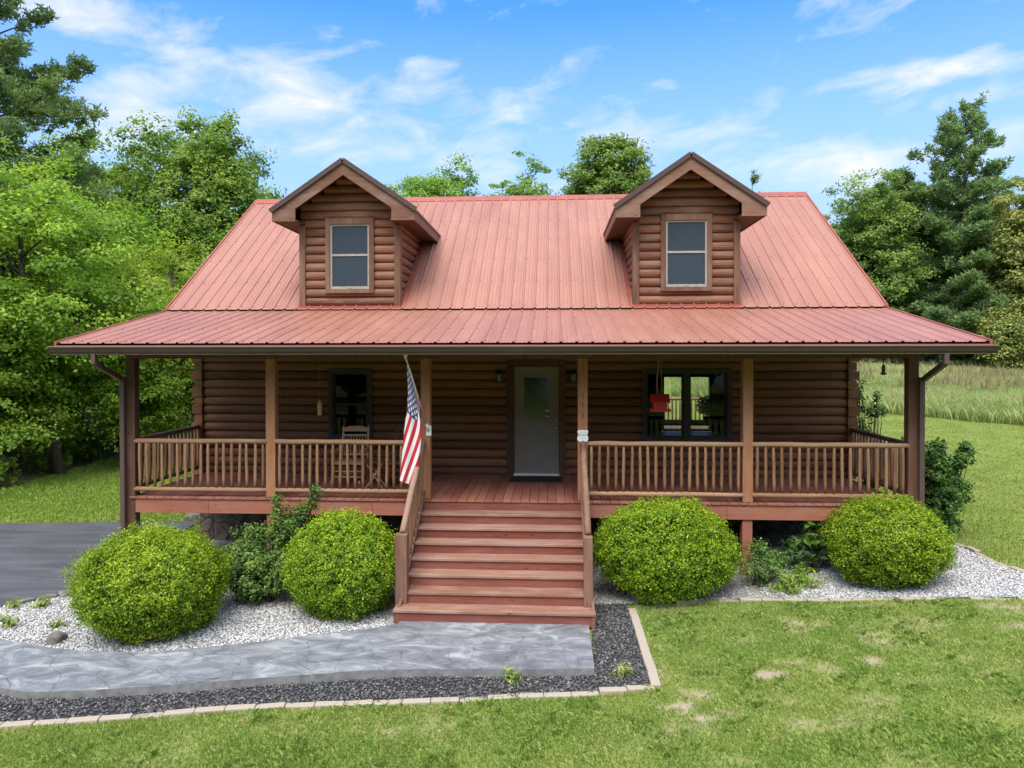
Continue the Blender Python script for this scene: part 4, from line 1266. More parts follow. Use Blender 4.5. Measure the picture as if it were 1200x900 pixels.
# gravel beds
dark_bed = line[:-1] + [(1.74, -3.60), (1.74, -1.0), (1.2, -1.0), (1.2, -1.9)] + [(1.16, -3.2)] + front[1:]
dark_bed = [(a, b) for a, b in dark_bed]
sheet('gravel_bed_base', dark_bed, .012, M['soil_dark'], 'dark soil under the black gravel strip', 'gravel bed')
white_left = [(-9.0, -2.2), (-7.6, -1.78), (-7.0, -1.22), (-6.62, -.88), (-6.3, .5), (-6.3, 2.4), (-1.3, 2.4), (-1.42, -1.9)] + back[-4:0:-1]
sheet('gravel_bed_base', white_left, .014, M['soil_white'], 'pale soil under the white gravel left of the steps', 'gravel bed')
white_right = [(1.25, -.99), (1.80, -.99), (2.96, -.98), (3.71, -1.05), (4.84, -1.15), (5.93, -1.25), (7.1, -1.37), (8.15, -1.45), (7.68, -.8), (7.48, 0), (7.5, .89), (7.4, 1.6), (6.2, 2.4), (1.25, 2.4)]
sheet('gravel_bed_base', white_right, .014, M['soil_white'], 'pale soil under the white gravel right of the steps', 'gravel bed')


def pebbles(name, poly, n, s0, s1, mat, label, seed, dz=.01, mask=None):
    rng = np.random.default_rng(seed); P = np.array(poly); lo, hi = P.min(0), P.max(0)
    q = rng.uniform(lo, hi, (n * 4, 2)); q = q[inpoly(q[:, 0], q[:, 1], poly)]
    if mask is not None: q = q[mask(q[:, 0], q[:, 1], rng)]
    q = q[:n]; m = len(q)
    ico = bmesh.new(); bmesh.ops.create_icosphere(ico, subdivisions=1, radius=1); bv = np.array([v.co[:] for v in ico.verts]); bf_ = np.array([[v.index for v in f.verts] for f in ico.faces]); ico.free()
    nb = len(bv)
    sc = rng.uniform(s0, s1, (m, 1, 1)) * rng.uniform(.55, 1.2, (m, 1, 3)); jit = rng.uniform(.75, 1.2, (m, nb, 1))
    a = rng.random(m) * 6.283; ca, sa = np.cos(a), np.sin(a); b = rng.normal(0, .35, m); cb, sb = np.cos(b), np.sin(b)
    v = bv[None] * sc * jit; v[..., 2] *= .7
    x, y, z = v[..., 0].copy(), v[..., 1].copy(), v[..., 2].copy()
    y, z = y * cb[:, None] - z * sb[:, None], y * sb[:, None] + z * cb[:, None]
    v = np.stack([x * ca[:, None] - y * sa[:, None], x * sa[:, None] + y * ca[:, None], z], -1)
    v[..., 0] += q[:, 0:1]; v[..., 1] += q[:, 1:2]; v[..., 2] += (GZ(q[:, 0], q[:, 1]) + dz + rng.uniform(0, s0 * .8, m))[:, None]
    F = (bf_[None] + (np.arange(m) * nb)[:, None, None]).reshape(-1, 3)
    o = np_mesh(name, v.reshape(-1, 3), F, mat, None)
    return tag(o, label, 'gravel', None, 'stuff')


pebbles('dark_gravel', dark_bed, 14000, .010, .021, M['peb_dark'], 'black and grey gravel strip between the walk and the lawn', 21, .018)
pebbles('white_gravel', [p for p in white_left if True], 30000, .009, .021, M['peb_white'], 'white gravel around the shrubs left of the porch steps', 22, .018, lambda x, y, r: (y < .3))


def wmask(x, y, r):
    g = fbm(x * 1.7 + 3, y * 1.7, 4)
    weedy = (x < 4.6) & (x > 2.0)
    return (y < 1.6) & (r.random(len(x)) < np.where(weedy, np.clip((g - .38) * 4, .12, .75), 1))


pebbles('white_gravel', white_right, 26000, .009, .020, M['peb_white'], 'white gravel patch at the foot of the right shrubs', 23, .018, wmask)


# rocks
def rock(x, y, s, seed, label, group=None):
    rng = np.random.default_rng(seed); bm = bmesh.new(); bmesh.ops.create_icosphere(bm, subdivisions=3, radius=1)
    fr = rng.normal(0, 1.6, (5, 3)); ph = rng.random(5) * 6
    for v in bm.verts:
        d = np.array(v.co); k = 1 + .13 * sum(math.sin(float(d @ fr[i]) + ph[i]) for i in range(5))
        c = np.clip(d * k, -.8, .8); v.co = Vector((c[0] * s[0], c[1] * s[1], c[2] * s[2]))
    me = bpy.data.meshes.new('rock'); bm.to_mesh(me); bm.free()
    for f in me.polygons: f.use_smooth = True
    o = link('rock', me, M['rock'], None, Vector((x, y, GZf(x, y) + s[2] * .55))); o.rotation_euler = (0, 0, rng.random() * 3); return tag(o, label, 'rock', group)


rock(-5.62, -2.62, (.17, .11, .09), 5, 'brown grey stone on the white gravel beside the walk')
for i, (x, y, s) in enumerate(((-7.05, -1.28, .13), (-6.86, -1.08, .15), (-6.68, -.92, .17), (-6.56, -.7, .15), (-6.5, -.45, .14))):
    rock(x, y, (s, s * .7, .055), 40 + i, 'flat brown stone in the row between driveway and white gravel', 'stones lining the driveway edge')
for i in range(9):
    rock(-6.9 + random.uniform(-.5, .45), 4.5 + random.uniform(-.35, .9), (.2, .14, .09), 60 + i, 'pale rubble stone heaped behind the left corner of the porch', 'rubble stones behind the porch corner')

# ------------------------------------------------------------------ shrubs and weeds
boxwood(-4.54, -2.28, .87, .84, 1.33, 111, 'large clipped boxwood at far left beside the driveway', 7600, lobes=.075, stray=50)
boxwood(-2.28, -1.40, .79, .72, 1.37, 102, 'clipped round boxwood touching the left side of the porch steps', 5200)
boxwood(2.34, -.74, 1.02, .70, 1.50, 103, 'clipped round boxwood on the right side of the porch steps', 6000)
boxwood(5.57, -.55, .82, .72, 1.53, 104, 'clipped round boxwood at the right corner post of the porch', 5600)
shrub('holly_shrub', (-3.5, -1.0), [(-.5, -.15, .55, .38), (-.15, -.1, .45, .42), (.2, -.05, .55, .38), (-.35, .1, .85, .3), (.1, .15, 1.0, .25), (.33, .3, 1.22, .18), (.52, .34, 1.42, .10), (.6, .36, 1.62, .09), (.02, .35, 1.28, .1), (-.02, .36, 1.45, .06)], M['holly'], 'dark loose holly shrub between the two left boxwoods', 201, 62, .05, 38, aspect=.6)
shrub('rose_bush', (3.78, -.45), [(-.1, 0, .25, .28), (.2, .05, .28, .25), (0, .1, .5, .2), (.35, .15, .42, .16)], M['holly'], 'low straggly rose bush beneath the porch post', 202, 45, .045, 26, aspect=.55)
shrub('laurel_shrub', (4.75, .12), [(-.2, 0, .35, .25), (.2, .05, .45, .28), (0, 0, .62, .2), (.4, .1, .55, .2)], M['laurel'], 'low leafy laurel with long drooping leaves under the deck edge', 203, 26, .15, 15, aspect=.3)
shrub('laurel_shrub', (7.35, 1.55), [(0, 0, .5, .42), (.2, 0, .85, .36), (-.1, 0, 1.1, .36), (.22, .05, 1.25, .25), (-.2, 0, 1.5, .25), (.42, 0, 1.45, .16), (-.32, .1, 1.75, .16), (.05, 0, 1.65, .12), (.5, 0, 1.6, .1)], M['laurel'], 'tall dark evergreen shrub rising outside the right corner post', 204, 60, .075, 34, aspect=.5)
shrub('slender_shrub', (6.75, 2.75), [(-.05, 0, 1.5, .22), (-.15, 0, 1.85, .22), (.02, 0, 2.15, .2), (-.28, 0, 2.4, .17), (-.3, -.05, 2.65, .14), (.12, 0, 2.45, .09), (.05, 0, .9, .3)], M['laurel'], 'slender leafy shrub by the right corner of the log wall', 205, 34, .075, 22, aspect=.45)
for (x, y, s, lab) in ((.2, -3.45, .11, 'small green weed growing in the dark gravel before the walk'), (-7.1, -1.5, .14, 'weed clump at the driveway edge beside the white gravel'), (-6.7, -1.42, .12, 'small weed growing among stones at the driveway edge'),
                       (1.45, -3.3, .08, 'tiny weed in the dark gravel corner near the edging'), (-6.6, -2.2, .14, 'low weed patch in the white gravel at left'), (-5.95, -2.15, .1, 'tiny weed clump in the white gravel beside the big shrub')):
    shrub('weed', (x, y), [(0, 0, .03, s * .8), (s * .5, 0, .07, s * .4)], M['grass'], lab, int(abs(x * 97 + y * 31)) + 3, 60, .10, 14, cat='weed', aspect=.2, up=.3)
for (x, y, s, lab) in ((4.3, -.55, .3, 'yellow green weed mat at the edge of the right gravel'), (4.0, -.85, .22, 'low weeds mixed in the gravel below the rose bush')):
    shrub('weed', (x, y), [(0, 0, .03, s), (.15, .05, .08, s * .7)], M['grass_far'], lab, int(x * 55), 40, .09, 16, cat='weed', aspect=.25, up=.3)


# grass: counted blades
def blades(name, q, hmin, hmax, wd, mat, label, seed, tint=None, lean=.55, hscale=None):
    rng = np.random.default_rng(seed); m = len(q); z = GZ(q[:, 0], q[:, 1])
    a = rng.random(m) * 6.283; d = np.stack([np.cos(a), np.sin(a)], 1); ln = rng.uniform(.1, 1, m) * lean
    hh = rng.uniform(hmin, hmax, m)
    if hscale is not None: hh = hh * hscale
    s = np.stack([-d[:, 1], d[:, 0]], 1) * (wd * rng.uniform(.6, 1.2, m))[:, None]
    b0 = np.stack([q[:, 0] - s[:, 0], q[:, 1] - s[:, 1], z - .01], 1); b1 = np.stack([q[:, 0] + s[:, 0], q[:, 1] + s[:, 1], z - .01], 1)
    md0 = np.stack([q[:, 0] - s[:, 0] * .7 + d[:, 0] * hh * ln * .35, q[:, 1] - s[:, 1] * .7 + d[:, 1] * hh * ln * .35, z + hh * .6], 1)
    tp = np.stack([q[:, 0] + d[:, 0] * hh * ln, q[:, 1] + d[:, 1] * hh * ln, z + hh * (1 - .25 * ln)], 1)
    V = np.stack([b0, b1, tp, md0], 1).reshape(-1, 3); F = np.arange(4 * m).reshape(-1, 4)
    if tint is None: tint = rng.random(m)
    o = np_mesh(name, V, F, mat, None, tint=np.clip(tint, 0, 1)); return tag(o, label, 'grass', None, 'stuff')


rg = np.random.default_rng(77)
full_bed = line + [(1.88, -.95)] + line3[1:] + line4[1:] + [(7.3, 2.5), (-6.3, 2.5), (-6.5, .2), (-6.6, -.9), (-7.2, -1.4), (-9.5, -2.3)]


def scatter(n, x0, x1, y0, y1, dens):
    q = rg.uniform((x0, y0), (x1, y1), (n, 2)); return q[rg.random(n) < dens(q[:, 0], q[:, 1])]


def d_front(x, y):
    ok = ~inpoly(x, y, full_bed) & ~inpoly(x, y, drive)
    b = bare(x, y); cl = fbm(x * 2.2 + 8, y * 2.2, 4)
    return ok * np.clip(1.05 - 1.25 * b, 0.02, 1) * np.clip(.35 + 1.6 * (cl - .25), .15, 1)


q = scatter(900000, -6.5, 9.5, -6.3, -.9, d_front)
cl = fbm(q[:, 0] * 1.4, q[:, 1] * 1.4, 4); c2 = fbm(q[:, 0] * 5 + 11, q[:, 1] * 5, 3)
blades('lawn_grass', q, .016, .046, .0033, M['grass'], 'patchy green lawn grass in front of the house', 5, tint=.9 * cl + .55 * c2 - .22 + .22 * bare(q[:, 0], q[:, 1]) + rg.normal(0, .16, len(q)), lean=1.1, hscale=.55 + .9 * c2)
q = scatter(420000, -13, 14, -9.5, -.9, lambda x, y: d_front(x, y) * ~((x > -6.5) & (x < 9.5) & (y > -6.3)))
cl = fbm(q[:, 0] * 1.4, q[:, 1] * 1.4, 4); c2 = fbm(q[:, 0] * 5 + 11, q[:, 1] * 5, 3)
blades('lawn_grass', q, .02, .05, .0045, M['grass'], 'lawn grass nearest the photographer and at both ends of the front lawn', 15, tint=.9 * cl + .55 * c2 - .22 + rg.normal(0, .16, len(q)), lean=1.1, hscale=.55 + .9 * c2)
tuft = scatter(15000, -6.5, 9.5, -6.3, -1.3, lambda x, y: d_front(x, y) * (fbm(x * 3 + 30, y * 3, 3) > .5))
q = np.repeat(tuft, 9, 0) + rg.normal(0, .022, (len(tuft) * 9, 2))
blades('clover_grass', q, .03, .075, .007, M['grass'], 'darker clover and weed tufts in the front lawn', 6, tint=rg.uniform(0, .45, len(q)), lean=1.4)


def edgefun(x): return 19.0 - .95 * (x - 13.7)                        # mown / tall grass border


def d_right(x, y):
    dist = np.hypot(x - .7, y + 11.5)
    ok = ~inpoly(x, y, full_bed) & ((x > 6.5) | (y > 12.8)) & (y < edgefun(x) + .4)
    return ok * np.clip((13. / dist) ** 1.5, 0, 1)


q = scatter(620000, 5, 34, -1.2, 21, d_right)
cl = fbm(q[:, 0] * .7, q[:, 1] * .7, 4); c2 = fbm(q[:, 0] * 3, q[:, 1] * 3, 3)
blades('mown_grass', q, .022, .055, .0062, M['grass_far'], 'bright mown lawn sloping up at the right of the house', 8, tint=.8 * cl + .4 * c2 - .1 + rg.normal(0, .15, len(q)), lean=.9)


def d_left(x, y):
    e = -(x + 12.9) - .12 * (y - 5)
    return ~inpoly(x, y, full_bed) & ~inpoly(x, y, drive) & (e < .6) & (x < -6.3 + 0 * y) & (y > 2.5)


q = scatter(150000, -17, -6.2, 2.5, 20, d_left)
e_ = -(q[:, 0] + 12.9) - .12 * (q[:, 1] - 5)
blades('mown_grass', q, .03, .08, .009, M['grass_far'], 'bright mown lawn strip between driveway and woods', 9, tint=.8 * fbm(q[:, 0], q[:, 1], 4) + .1 + rg.normal(0, .15, len(q)), lean=.9, hscale=1 + 1.6 * sm(-.6, .5, e_))


def d_field(x, y):
    dist = np.hypot(x - .7, y + 11.5)
    return (y > edgefun(x) + .1 * np.sin(x * 3)) * ((x > 5.5) | (y > 13)) * (y < 58) * np.clip((30. / dist) ** 1.6, 0, 1) * ((np.arctan2(x - .7, y + 11.5) > .16) & (np.arctan2(x - .7, y + 11.5) < .75))


q = scatter(1000000, 3, 60, 12, 58, d_field)
cl = fbm(q[:, 0] * .35, q[:, 1] * .35, 4)
blades('field_grass', q, .34, .68, .011, M['field'], 'tall unmown meadow grass rising behind the lawn', 10, tint=1.1 * cl - .12 + rg.normal(0, .18, len(q)) + .004 * (q[:, 1] - 15), lean=.5, hscale=.75 + .6 * cl)
q2 = q[rg.random(len(q)) < .05]
q2 = q2[(fbm(q2[:, 0] * .3 + 9, q2[:, 1] * .3, 3) + .006 * (q2[:, 1] - 25)) > .42]
blades('seed_heads', q2, .8, 1.1, .012, M['seed'], 'tan seed heads standing above the meadow grass', 12, lean=.35)

# ------------------------------------------------------------------ trees
# left woods
tree('maple_tree', (-13.9, 9.3), 10.2, 3.9, .9, M['maple'], 'big leafy maple at the left edge with low sweeping branches', 1, nclump=340, nleaf=170, cr=.85, leaf=.125, lean=(-1.3, -.3), flat=.42, r0=.13)
tree('maple_tree', (-12.6, 13.2), 7.6, 2.5, .6, M['yellowleaf'], 'pale yellow green young maple behind the left porch corner', 2, nclump=190, nleaf=140, cr=.7, leaf=.12, flat=.45)
tree('maple_tree', (-10.9, 15.5), 6.2, 2.0, .5, M['maple'], 'bushy green maple sapling seen between corner post and log wall', 3, nclump=130, nleaf=100, cr=.65, leaf=.14)
tree('oak_tree', (-15.9, 22.0), 15.6, 3.7, 4.0, M['oak'], 'round-headed tall oak rising left of the roof ridge', 4, nclump=760, nleaf=95, cr=.68, leaf=.18, flat=.62, shell=.5, lumps=.13)
tree('oak_tree', (-18.6, 19.0), 11.6, 2.7, 2.0, M['oak'], 'shorter oak between the tall round oak and the pine', 5, nclump=220, nleaf=95, cr=.75, leaf=.17, shell=.35)
tree('slender_tree', (-18.3, 16.5), 13.2, 1.15, 5.5, M['oak'], 'thin sparse tree poking above the woods beside the pine', 6, nclump=46, nleaf=60, cr=.5, leaf=.15, shell=.1)
tree('oak_tree', (-13.9, 26.5), 12.7, 2.6, 2.5, M['maple'], 'green tree just left of the left dormer roof', 7, nclump=200, nleaf=95, cr=.8, leaf=.18)
tree('oak_tree', (-14.3, 33.0), 14.2, 1.7, 3.5, M['oak'], 'small far crown peeping beside the left dormer gable', 8, nclump=110, nleaf=80, cr=.7, leaf=.18)
pine('pine_tree', (-19.2, 13.2), 16.8, 4.8, 4.5, M['needle'], 'tall open pine at the upper left corner of the photo', 9, levels=26, per=7, gap=.15, size=.23, tuft=1.7, irregular=.5, pw=.55)
tree('maple_tree', (-17.2, 12.2), 9.0, 3.0, 1.2, M['maple'], 'broad maple under the tall pine at the left edge', 10, nclump=220, nleaf=110, cr=.8, leaf=.15, flat=.42)
tree('maple_tree', (-17.0, 6.8), 6.3, 2.5, .4, M['maple'], 'low drooping maple bough tree at the left frame edge', 11, nclump=170, nleaf=100, cr=.75, leaf=.14, flat=.4)
tree('oak_tree', (-21.5, 25.0), 12.8, 3.4, 1.5, M['oak'], 'dark oak deep in the left woods behind the pine', 12, nclump=220, nleaf=90, cr=.9, leaf=.2)
tree('oak_tree', (-13.2, 19.0), 9.2, 2.8, 1.0, M['oak'], 'bushy tree beside the roof slope left of the house', 13, nclump=210, nleaf=95, cr=.8, leaf=.17)
tree('oak_tree', (-16.2, 16.0), 9.6, 2.6, 1.0, M['maple'], 'mid green tree filling the woods below the round oak', 14, nclump=200, nleaf=95, cr=.8, leaf=.16)
tree('maple_tree', (-15.6, 10.6), 5.4, 2.4, .15, M['maple'], 'low spreading maple sapling with boughs down to the ground at left', 15, nclump=190, nleaf=130, cr=.7, leaf=.12, flat=.42)
tree('maple_tree', (-12.2, 17.4), 5.2, 2.0, .1, M['yellowleaf'], 'bright young thicket tree seen above the left side railing', 16, nclump=150, nleaf=110, cr=.65, leaf=.13)
tree('maple_tree', (-14.4, 14.8), 6.6, 2.3, .1, M['maple'], 'leafy sapling behind the left corner post', 17, nclump=170, nleaf=110, cr=.7, leaf=.13)
tree('oak_tree', (-19.8, 17.0), 11.4, 3.0, 1.0, M['maple'], 'broad green tree just below the pine boughs', 18, nclump=260, nleaf=110, cr=.85, leaf=.16)
tree('maple_tree', (-14.9, 8.0), 4.6, 2.0, .3, M['maple'], 'low maple sapling just in front of the leaning dark trunk', 19, nclump=130, nleaf=120, cr=.6, leaf=.11, flat=.4)
tree('maple_tree', (-12.9, 11.4), 4.4, 1.7, .5, M['maple'], 'small leafy maple at the far end of the lawn strip', 20, nclump=110, nleaf=110, cr=.6, leaf=.11, flat=.4)
for i, (x, y, h_) in enumerate(((-24, 18, 10), (-26, 30, 13), (-20, 34, 13), (-30, 24, 12), (-12, 38, 11), (-9.5, 27, 8.5), (-23, 11, 8), (-20.5, 5.5, 9), (-24, 1.5, 10), (-27, 7, 11))):
    tree('forest_tree', (x, y), h_, 3.1, .8, M['oak'], 'dense green woodland tree filling the gaps behind the left trees', 300 + i, nclump=150, nleaf=80, cr=1.0, leaf=.22, group='woodland trees behind the left edge')
for i, (x, y, s) in enumerate(((-14.4, 7.0, .9), (-15.4, 5.8, 1.0), (-14.6, 9.6, .8), (-16.8, 4.6, 1.1), (-15.2, 12.4, .9))):
    shrub('brush', (x, y), [(0, 0, .35 * s, .5 * s), (.4 * s, .2, .5 * s, .4 * s), (-.5 * s, 0, .45 * s, .45 * s), (0, .1, .9 * s, .35 * s)], M['oak'], 'twiggy undergrowth bush at the foot of the left woods', 400 + i, 30, .09, 22, group='undergrowth along the wood edge')
# behind the house
tree('oak_tree', (-7.9, 40.0), 17.6, 3.9, 7.0, M['oak'], 'far double-headed tree above the ridge right of the left dormer', 21, nclump=620, nleaf=80, cr=.8, leaf=.23, shell=.2, lumps=.2)
tree('oak_tree', (-1.4, 41.0), 16.9, 3.3, 6.0, M['farleaf'], 'small far crown peeking above the middle of the ridge', 22, nclump=420, nleaf=75, cr=.75, leaf=.23, lumps=.2, shell=.2)
tree('oak_tree', (4.75, 40.0), 17.3, 3.7, 7.5, M['farleaf'], 'round far crown above the ridge left of the right dormer', 23, nclump=560, nleaf=80, cr=.75, leaf=.23, shell=.35, lumps=.13)
pine('pine_tree', (16.0, 45.5), 14.6, 1.2, 4, M['needle'], 'thin far pine tip beside the right dormer gable', 24, levels=18, per=5, size=.3, gap=.3)
tree('oak_tree', (19.6, 48.0), 12.2, 2.6, 1.0, M['farleaf'], 'low far tree just right of the roof ridge end', 25, nclump=130, nleaf=75, cr=.85, leaf=.24)
# right tree line
tree('oak_tree', (24.6, 45.0), 14.9, 3.9, .8, M['farleaf'], 'broad leafy tree at the left end of the right tree line', 31, nclump=620, nleaf=85, cr=.85, leaf=.22, shell=.35)
tree('oak_tree', (21.3, 52.0), 11.0, 3.2, .4, M['farleaf'], 'lower tree behind the broad one near the roof slope', 32, nclump=190, nleaf=80, cr=.95, leaf=.24)
pine('pine_tree', (30.7, 43.5), 18.7, 6.2, .4, M['needle'], 'large dark pine with open ragged top at the right', 33, levels=30, per=10, gap=.12, size=.40, tuft=1.15, irregular=.6, pw=.5, open_top=.62)
pine('pine_tree', (27.4, 47.0), 14.6, 4.4, .4, M['needle'], 'shorter dark pine between the broad tree and the tall pine', 34, levels=24, per=10, gap=.08, size=.4, tuft=1.2, irregular=.5, pw=.5)
tree('oak_tree', (27.8, 52.0), 14.8, 3.6, .6, M['farleaf'], 'leafy tree filling the gap between broad tree and tall pine', 38, nclump=300, nleaf=90, cr=1.0, leaf=.22)
tree('oak_tree', (34.5, 50.0), 15.5, 3.8, .6, M['farleaf'], 'dense tree standing behind the tall right pine', 39, nclump=280, nleaf=90, cr=1.0, leaf=.22)
tree('olive_tree', (32.2, 39.0), 13.0, 2.5, .3, M['olive'], 'yellowish tree at the right frame edge before the pines', 35, nclump=340, nleaf=90, cr=.75, leaf=.2)
tree('olive_tree', (30.0, 37.5), 4.6, 1.8, .1, M['olive'], 'low yellowish bushy tree at the field edge under the pine', 36, nclump=110, nleaf=80, cr=.7, leaf=.18)
pine('pine_tree', (39.5, 48.0), 14.5, 4.6, .5, M['needle'], 'dark pine partly outside the right frame edge', 37, levels=24, per=9, gap=.1, size=.42, irregular=.5, pw=.6)
for i, (x, y, h_) in enumerate(((14, 58, 9), (18, 60, 10), (24, 58, 10), (29, 56, 11), (34, 54, 12), (41, 50, 12), (8, 60, 8), (1, 58, 8), (45, 58, 13))):
    tree('forest_tree', (x, y), h_, 3.4, .2, M['farleaf'], 'low dense tree in the hedge line at the top of the field', 500 + i, nclump=140, nleaf=75, cr=1.05, leaf=.27, group='trees along the top of the field')
def woods_behind():
    rng = np.random.default_rng(900); Vs = []; Fs = []; Ts = []; n0 = 0
    for i in range(26):
        x = -62 + i * 5 + rng.normal(0, 1.2); y = -44 + rng.normal(0, 3) + .004 * x * x; h_ = rng.uniform(13, 18); r = rng.uniform(3.4, 4.6); m = 5200
        D = rdir(rng, m); P = D * (rng.random(m) ** .35)[:, None] * np.array([r, r, h_ * .5]) + np.array([x, y, h_ * .5 + .3])
        V, F = leaves(P, D + np.array([0, 0, .7]) + rng.normal(0, .5, D.shape), .95, .7, rng)
        Vs.append(V); Fs.append(F + n0); n0 += len(V); Ts.append(np.full(m, rng.random()))
    o = np_mesh('woods', np.concatenate(Vs), np.concatenate(Fs), M['oak'], None, tint=np.concatenate(Ts)); tag(o, 'dense wood standing across the front lawn facing the house', 'woods', None, 'stuff')


woods_behind()
# house plants seen through the window
def potplant(x, y, z, r, label, seed):
    e = thing('potted_plant', (x, y, z), label, 'potted plant')
    MB().lathe((x, y, z + .002), [(.05, 0), (.075, .12), (.08, .13), (.065, .13)], 12).build('pot', M['pot'], e)
    rng = np.random.default_rng(seed); D = rdir(rng, 900); P = np.array([x, y, z + .13 + r]) + D * (r * rng.random(900) ** .4)[:, None]
    V, F = leaves(P, D + rng.normal(0, .5, D.shape), .06, .03, rng); np_mesh('foliage', V, F, M['laurel'], e, tint=rng.random(900) * .5)


potplant(3.05, 5.4, DZ + .75, .10, 'small potted plant on the table behind the left window pane', 1)
potplant(4.22, 5.5, DZ + .75, .24, 'round dark potted plant on the table behind the right window pane', 2)

# ------------------------------------------------------------------ camera, sky, sun
cam = bpy.data.cameras.new('camera'); co = bpy.data.objects.new('camera', cam); COL.objects.link(co); scene.camera = co
cam.sensor_fit = 'HORIZONTAL'; cam.sensor_width = 36; cam.lens = 36 * 852.23 / 1200; cam.shift_x = .00292; cam.shift_y = -.02146; cam.clip_end = 2000; cam.clip_start = .1
yaw, pit, rol = -.0597, .0102, -.0010
fw = Vector((math.sin(yaw) * math.cos(pit), math.cos(yaw) * math.cos(pit), -math.sin(pit))); rt = Vector((math.cos(yaw), -math.sin(yaw), 0)); up = rt.cross(fw)
r2 = rt * math.cos(rol) + up * math.sin(rol); u2 = -rt * math.sin(rol) + up * math.cos(rol)
mw = Matrix(((r2.x, u2.x, -fw.x, .6841), (r2.y, u2.y, -fw.y, -11.4954), (r2.z, u2.z, -fw.z, 3.6603), (0, 0, 0, 1)))
co.matrix_world = mw

SUN_EL, SUN_AZ = R(58), R(196)          # azimuth clockwise from +Y: behind the camera, a little left
wld = bpy.data.worlds.new('World'); scene.world = wld; wld.use_nodes = True
nt = wld.node_tree; nt.nodes.clear()


class WN(NT):
    def __init__(s): s.t = nt; s.out = s.n('ShaderNodeOutputWorld')


W = WN()
sky = W.n('ShaderNodeTexSky'); sky.sky_type = 'NISHITA'; sky.sun_disc = False; sky.sun_elevation = SUN_EL; sky.sun_rotation = SUN_AZ; sky.air_density = 1.0; sky.dust_density = .6; sky.ozone_density = 2.0
tc = W.n('ShaderNodeTexCoord'); sep = W.n('ShaderNodeSeparateXYZ'); W.l(tc.outputs['Generated'], sep.inputs[0])
X_, Y_, Z_ = sep.outputs
az = W.math('ARCTAN2', X_, Y_); el = W.math('ARCSINE', Z_)
cmb = W.n('ShaderNodeCombineXYZ'); W.l(W.math('MULTIPLY', az, 4.6), cmb.inputs[0]); W.l(W.math('MULTIPLY', W.math('ADD', el, W.math('MULTIPLY', az, -.10)), 10.5), cmb.inputs[1])
n1 = W.noise(cmb.outputs[0], 2.0, 9, .58, .4)
n2 = W.noise(cmb.outputs[0], .8, 4, .5, .2)
# banks of cloud: azimuth, elevation, half width, half height (degrees), weight
CL = [(-33.0, 22.2, 6.5, 2.0, .85), (-30.5, 16.6, 4.5, 2.6, 1.0), (-20.3, 18.8, 6.0, 3.2, .95), (-19.0, 23.0, 4.0, 1.0, .4), (-8.0, 18.8, 7.5, 2.8, .62), (-4.0, 15.0, 10.0, 2.2, .6), (8.6, 16.6, 7.5, 2.2, .7), (-14, 15.5, 8, 2.2, .35),
      (26.5, 18.6, 4.4, 1.0, .95), (29, 16.6, 5.0, .7, .7), (20.5, 12.8, 8.0, 1.7, 1.0), (-9.8, 21.6, 4.5, .9, .45), (-28, 18.8, 4.5, 1.2, .45), (38, 14, 8, 2.5, .9), (9.0, 20.0, 1.2, .7, .55), (60, 30, 30, 10, .7), (-80, 30, 30, 12, .7), (0, 60, 60, 14, .55), (180, 40, 55, 20, 1.5), (-178, 40, 55, 20, 1.5), (110, 45, 40, 20, 1.2), (-110, 45, 40, 20, 1.2), (0, 88, 400, 24, 1.4)]  # wide banks behind and overhead are unseen, added to neutralise the light
acc = None
for (a, e, wa, we, k) in CL:
    dx = W.math('DIVIDE', W.math('SUBTRACT', az, R(a)), R(wa)); dy = W.math('DIVIDE', W.math('SUBTRACT', el, R(e)), R(we))
    g = W.math('MULTIPLY', W.math('EXPONENT', W.math('MULTIPLY', W.math('ADD', W.math('MULTIPLY', dx, dx), W.math('MULTIPLY', dy, dy)), -.8)), k)
    acc = g if acc is None else W.math('MAXIMUM', acc, g)
dens = W.math('ADD', W.math('MULTIPLY', acc, .53), W.math('MULTIPLY', W.math('SUBTRACT', n1, .5), 1.35))
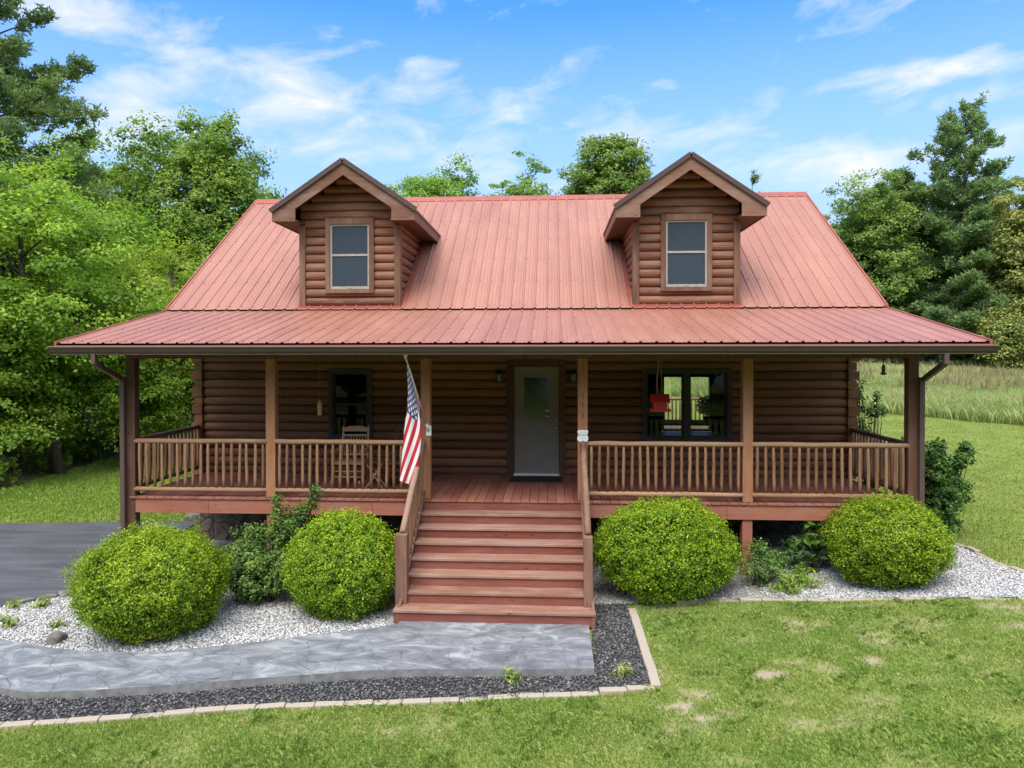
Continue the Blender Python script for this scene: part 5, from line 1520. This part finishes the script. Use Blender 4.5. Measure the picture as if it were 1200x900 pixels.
dens = W.math('ADD', dens, W.math('MULTIPLY', W.math('SUBTRACT', n2, .5), .35))
cov = W.ramp(dens, [(.15, (0, 0, 0)), (.34, (.38, .38, .38)), (.62, (1, 1, 1))])
fade = W.rf(el, .0, .10)
hs = W.n('ShaderNodeHueSaturation'); hs.inputs['Saturation'].default_value = 1.18; hs.inputs['Value'].default_value = 1.0; hs.inputs['Hue'].default_value = .5; W.l(sky.outputs[0], hs.inputs['Color'])
cld = W.mix(n1, (2.5, 2.62, 2.85), (3.3, 3.3, 3.35))
# clouds out of view, behind the camera and overhead, brightened as added fill light
fill_mask = W.math('MAXIMUM', W.rf(W.math('MULTIPLY', Y_, -1.0), .05, .6), W.rf(el, .62, .95))
cld = W.mix(fill_mask, cld, (9.2, 9.0, 8.6))
skc = W.mix(1.0, hs.outputs[0], (.42, .72, 1.06), 'MULTIPLY')
skc = W.mix(W.math('MULTIPLY', W.rf(W.math('SUBTRACT', 1.0, el), .56, .86), .92), skc, (1.75, 2.3, 2.95))
colw = W.mix(W.math('MULTIPLY', cov, .88), skc, cld)
bg = W.n('ShaderNodeBackground'); W.l(colw, bg.inputs[0]); bg.inputs[1].default_value = .15
W.l(bg.outputs[0], W.out.inputs[0])

sl = bpy.data.lights.new('sun', 'SUN'); sl.energy = 1.75; sl.angle = R(38); sl.color = (1, .94, .85)
so = bpy.data.objects.new('sun', sl); COL.objects.link(so); so.location = (0, -20, 30)
sd = Vector((math.sin(SUN_AZ) * math.cos(SUN_EL), math.cos(SUN_AZ) * math.cos(SUN_EL), math.sin(SUN_EL)))
so.rotation_euler = (-sd).to_track_quat('-Z', 'Y').to_euler()

vs = scene.view_settings; vs.view_transform = 'Standard'; vs.look = 'None'; vs.gamma = 1; vs.use_curve_mapping = False; vs.exposure = 1.2
cy = scene.cycles; cy.max_bounces = 6; cy.diffuse_bounces = 3; cy.glossy_bounces = 3; cy.transmission_bounces = 4; cy.transparent_max_bounces = 12; cy.caustics_reflective = False; cy.caustics_refractive = False
cy.use_denoising = True
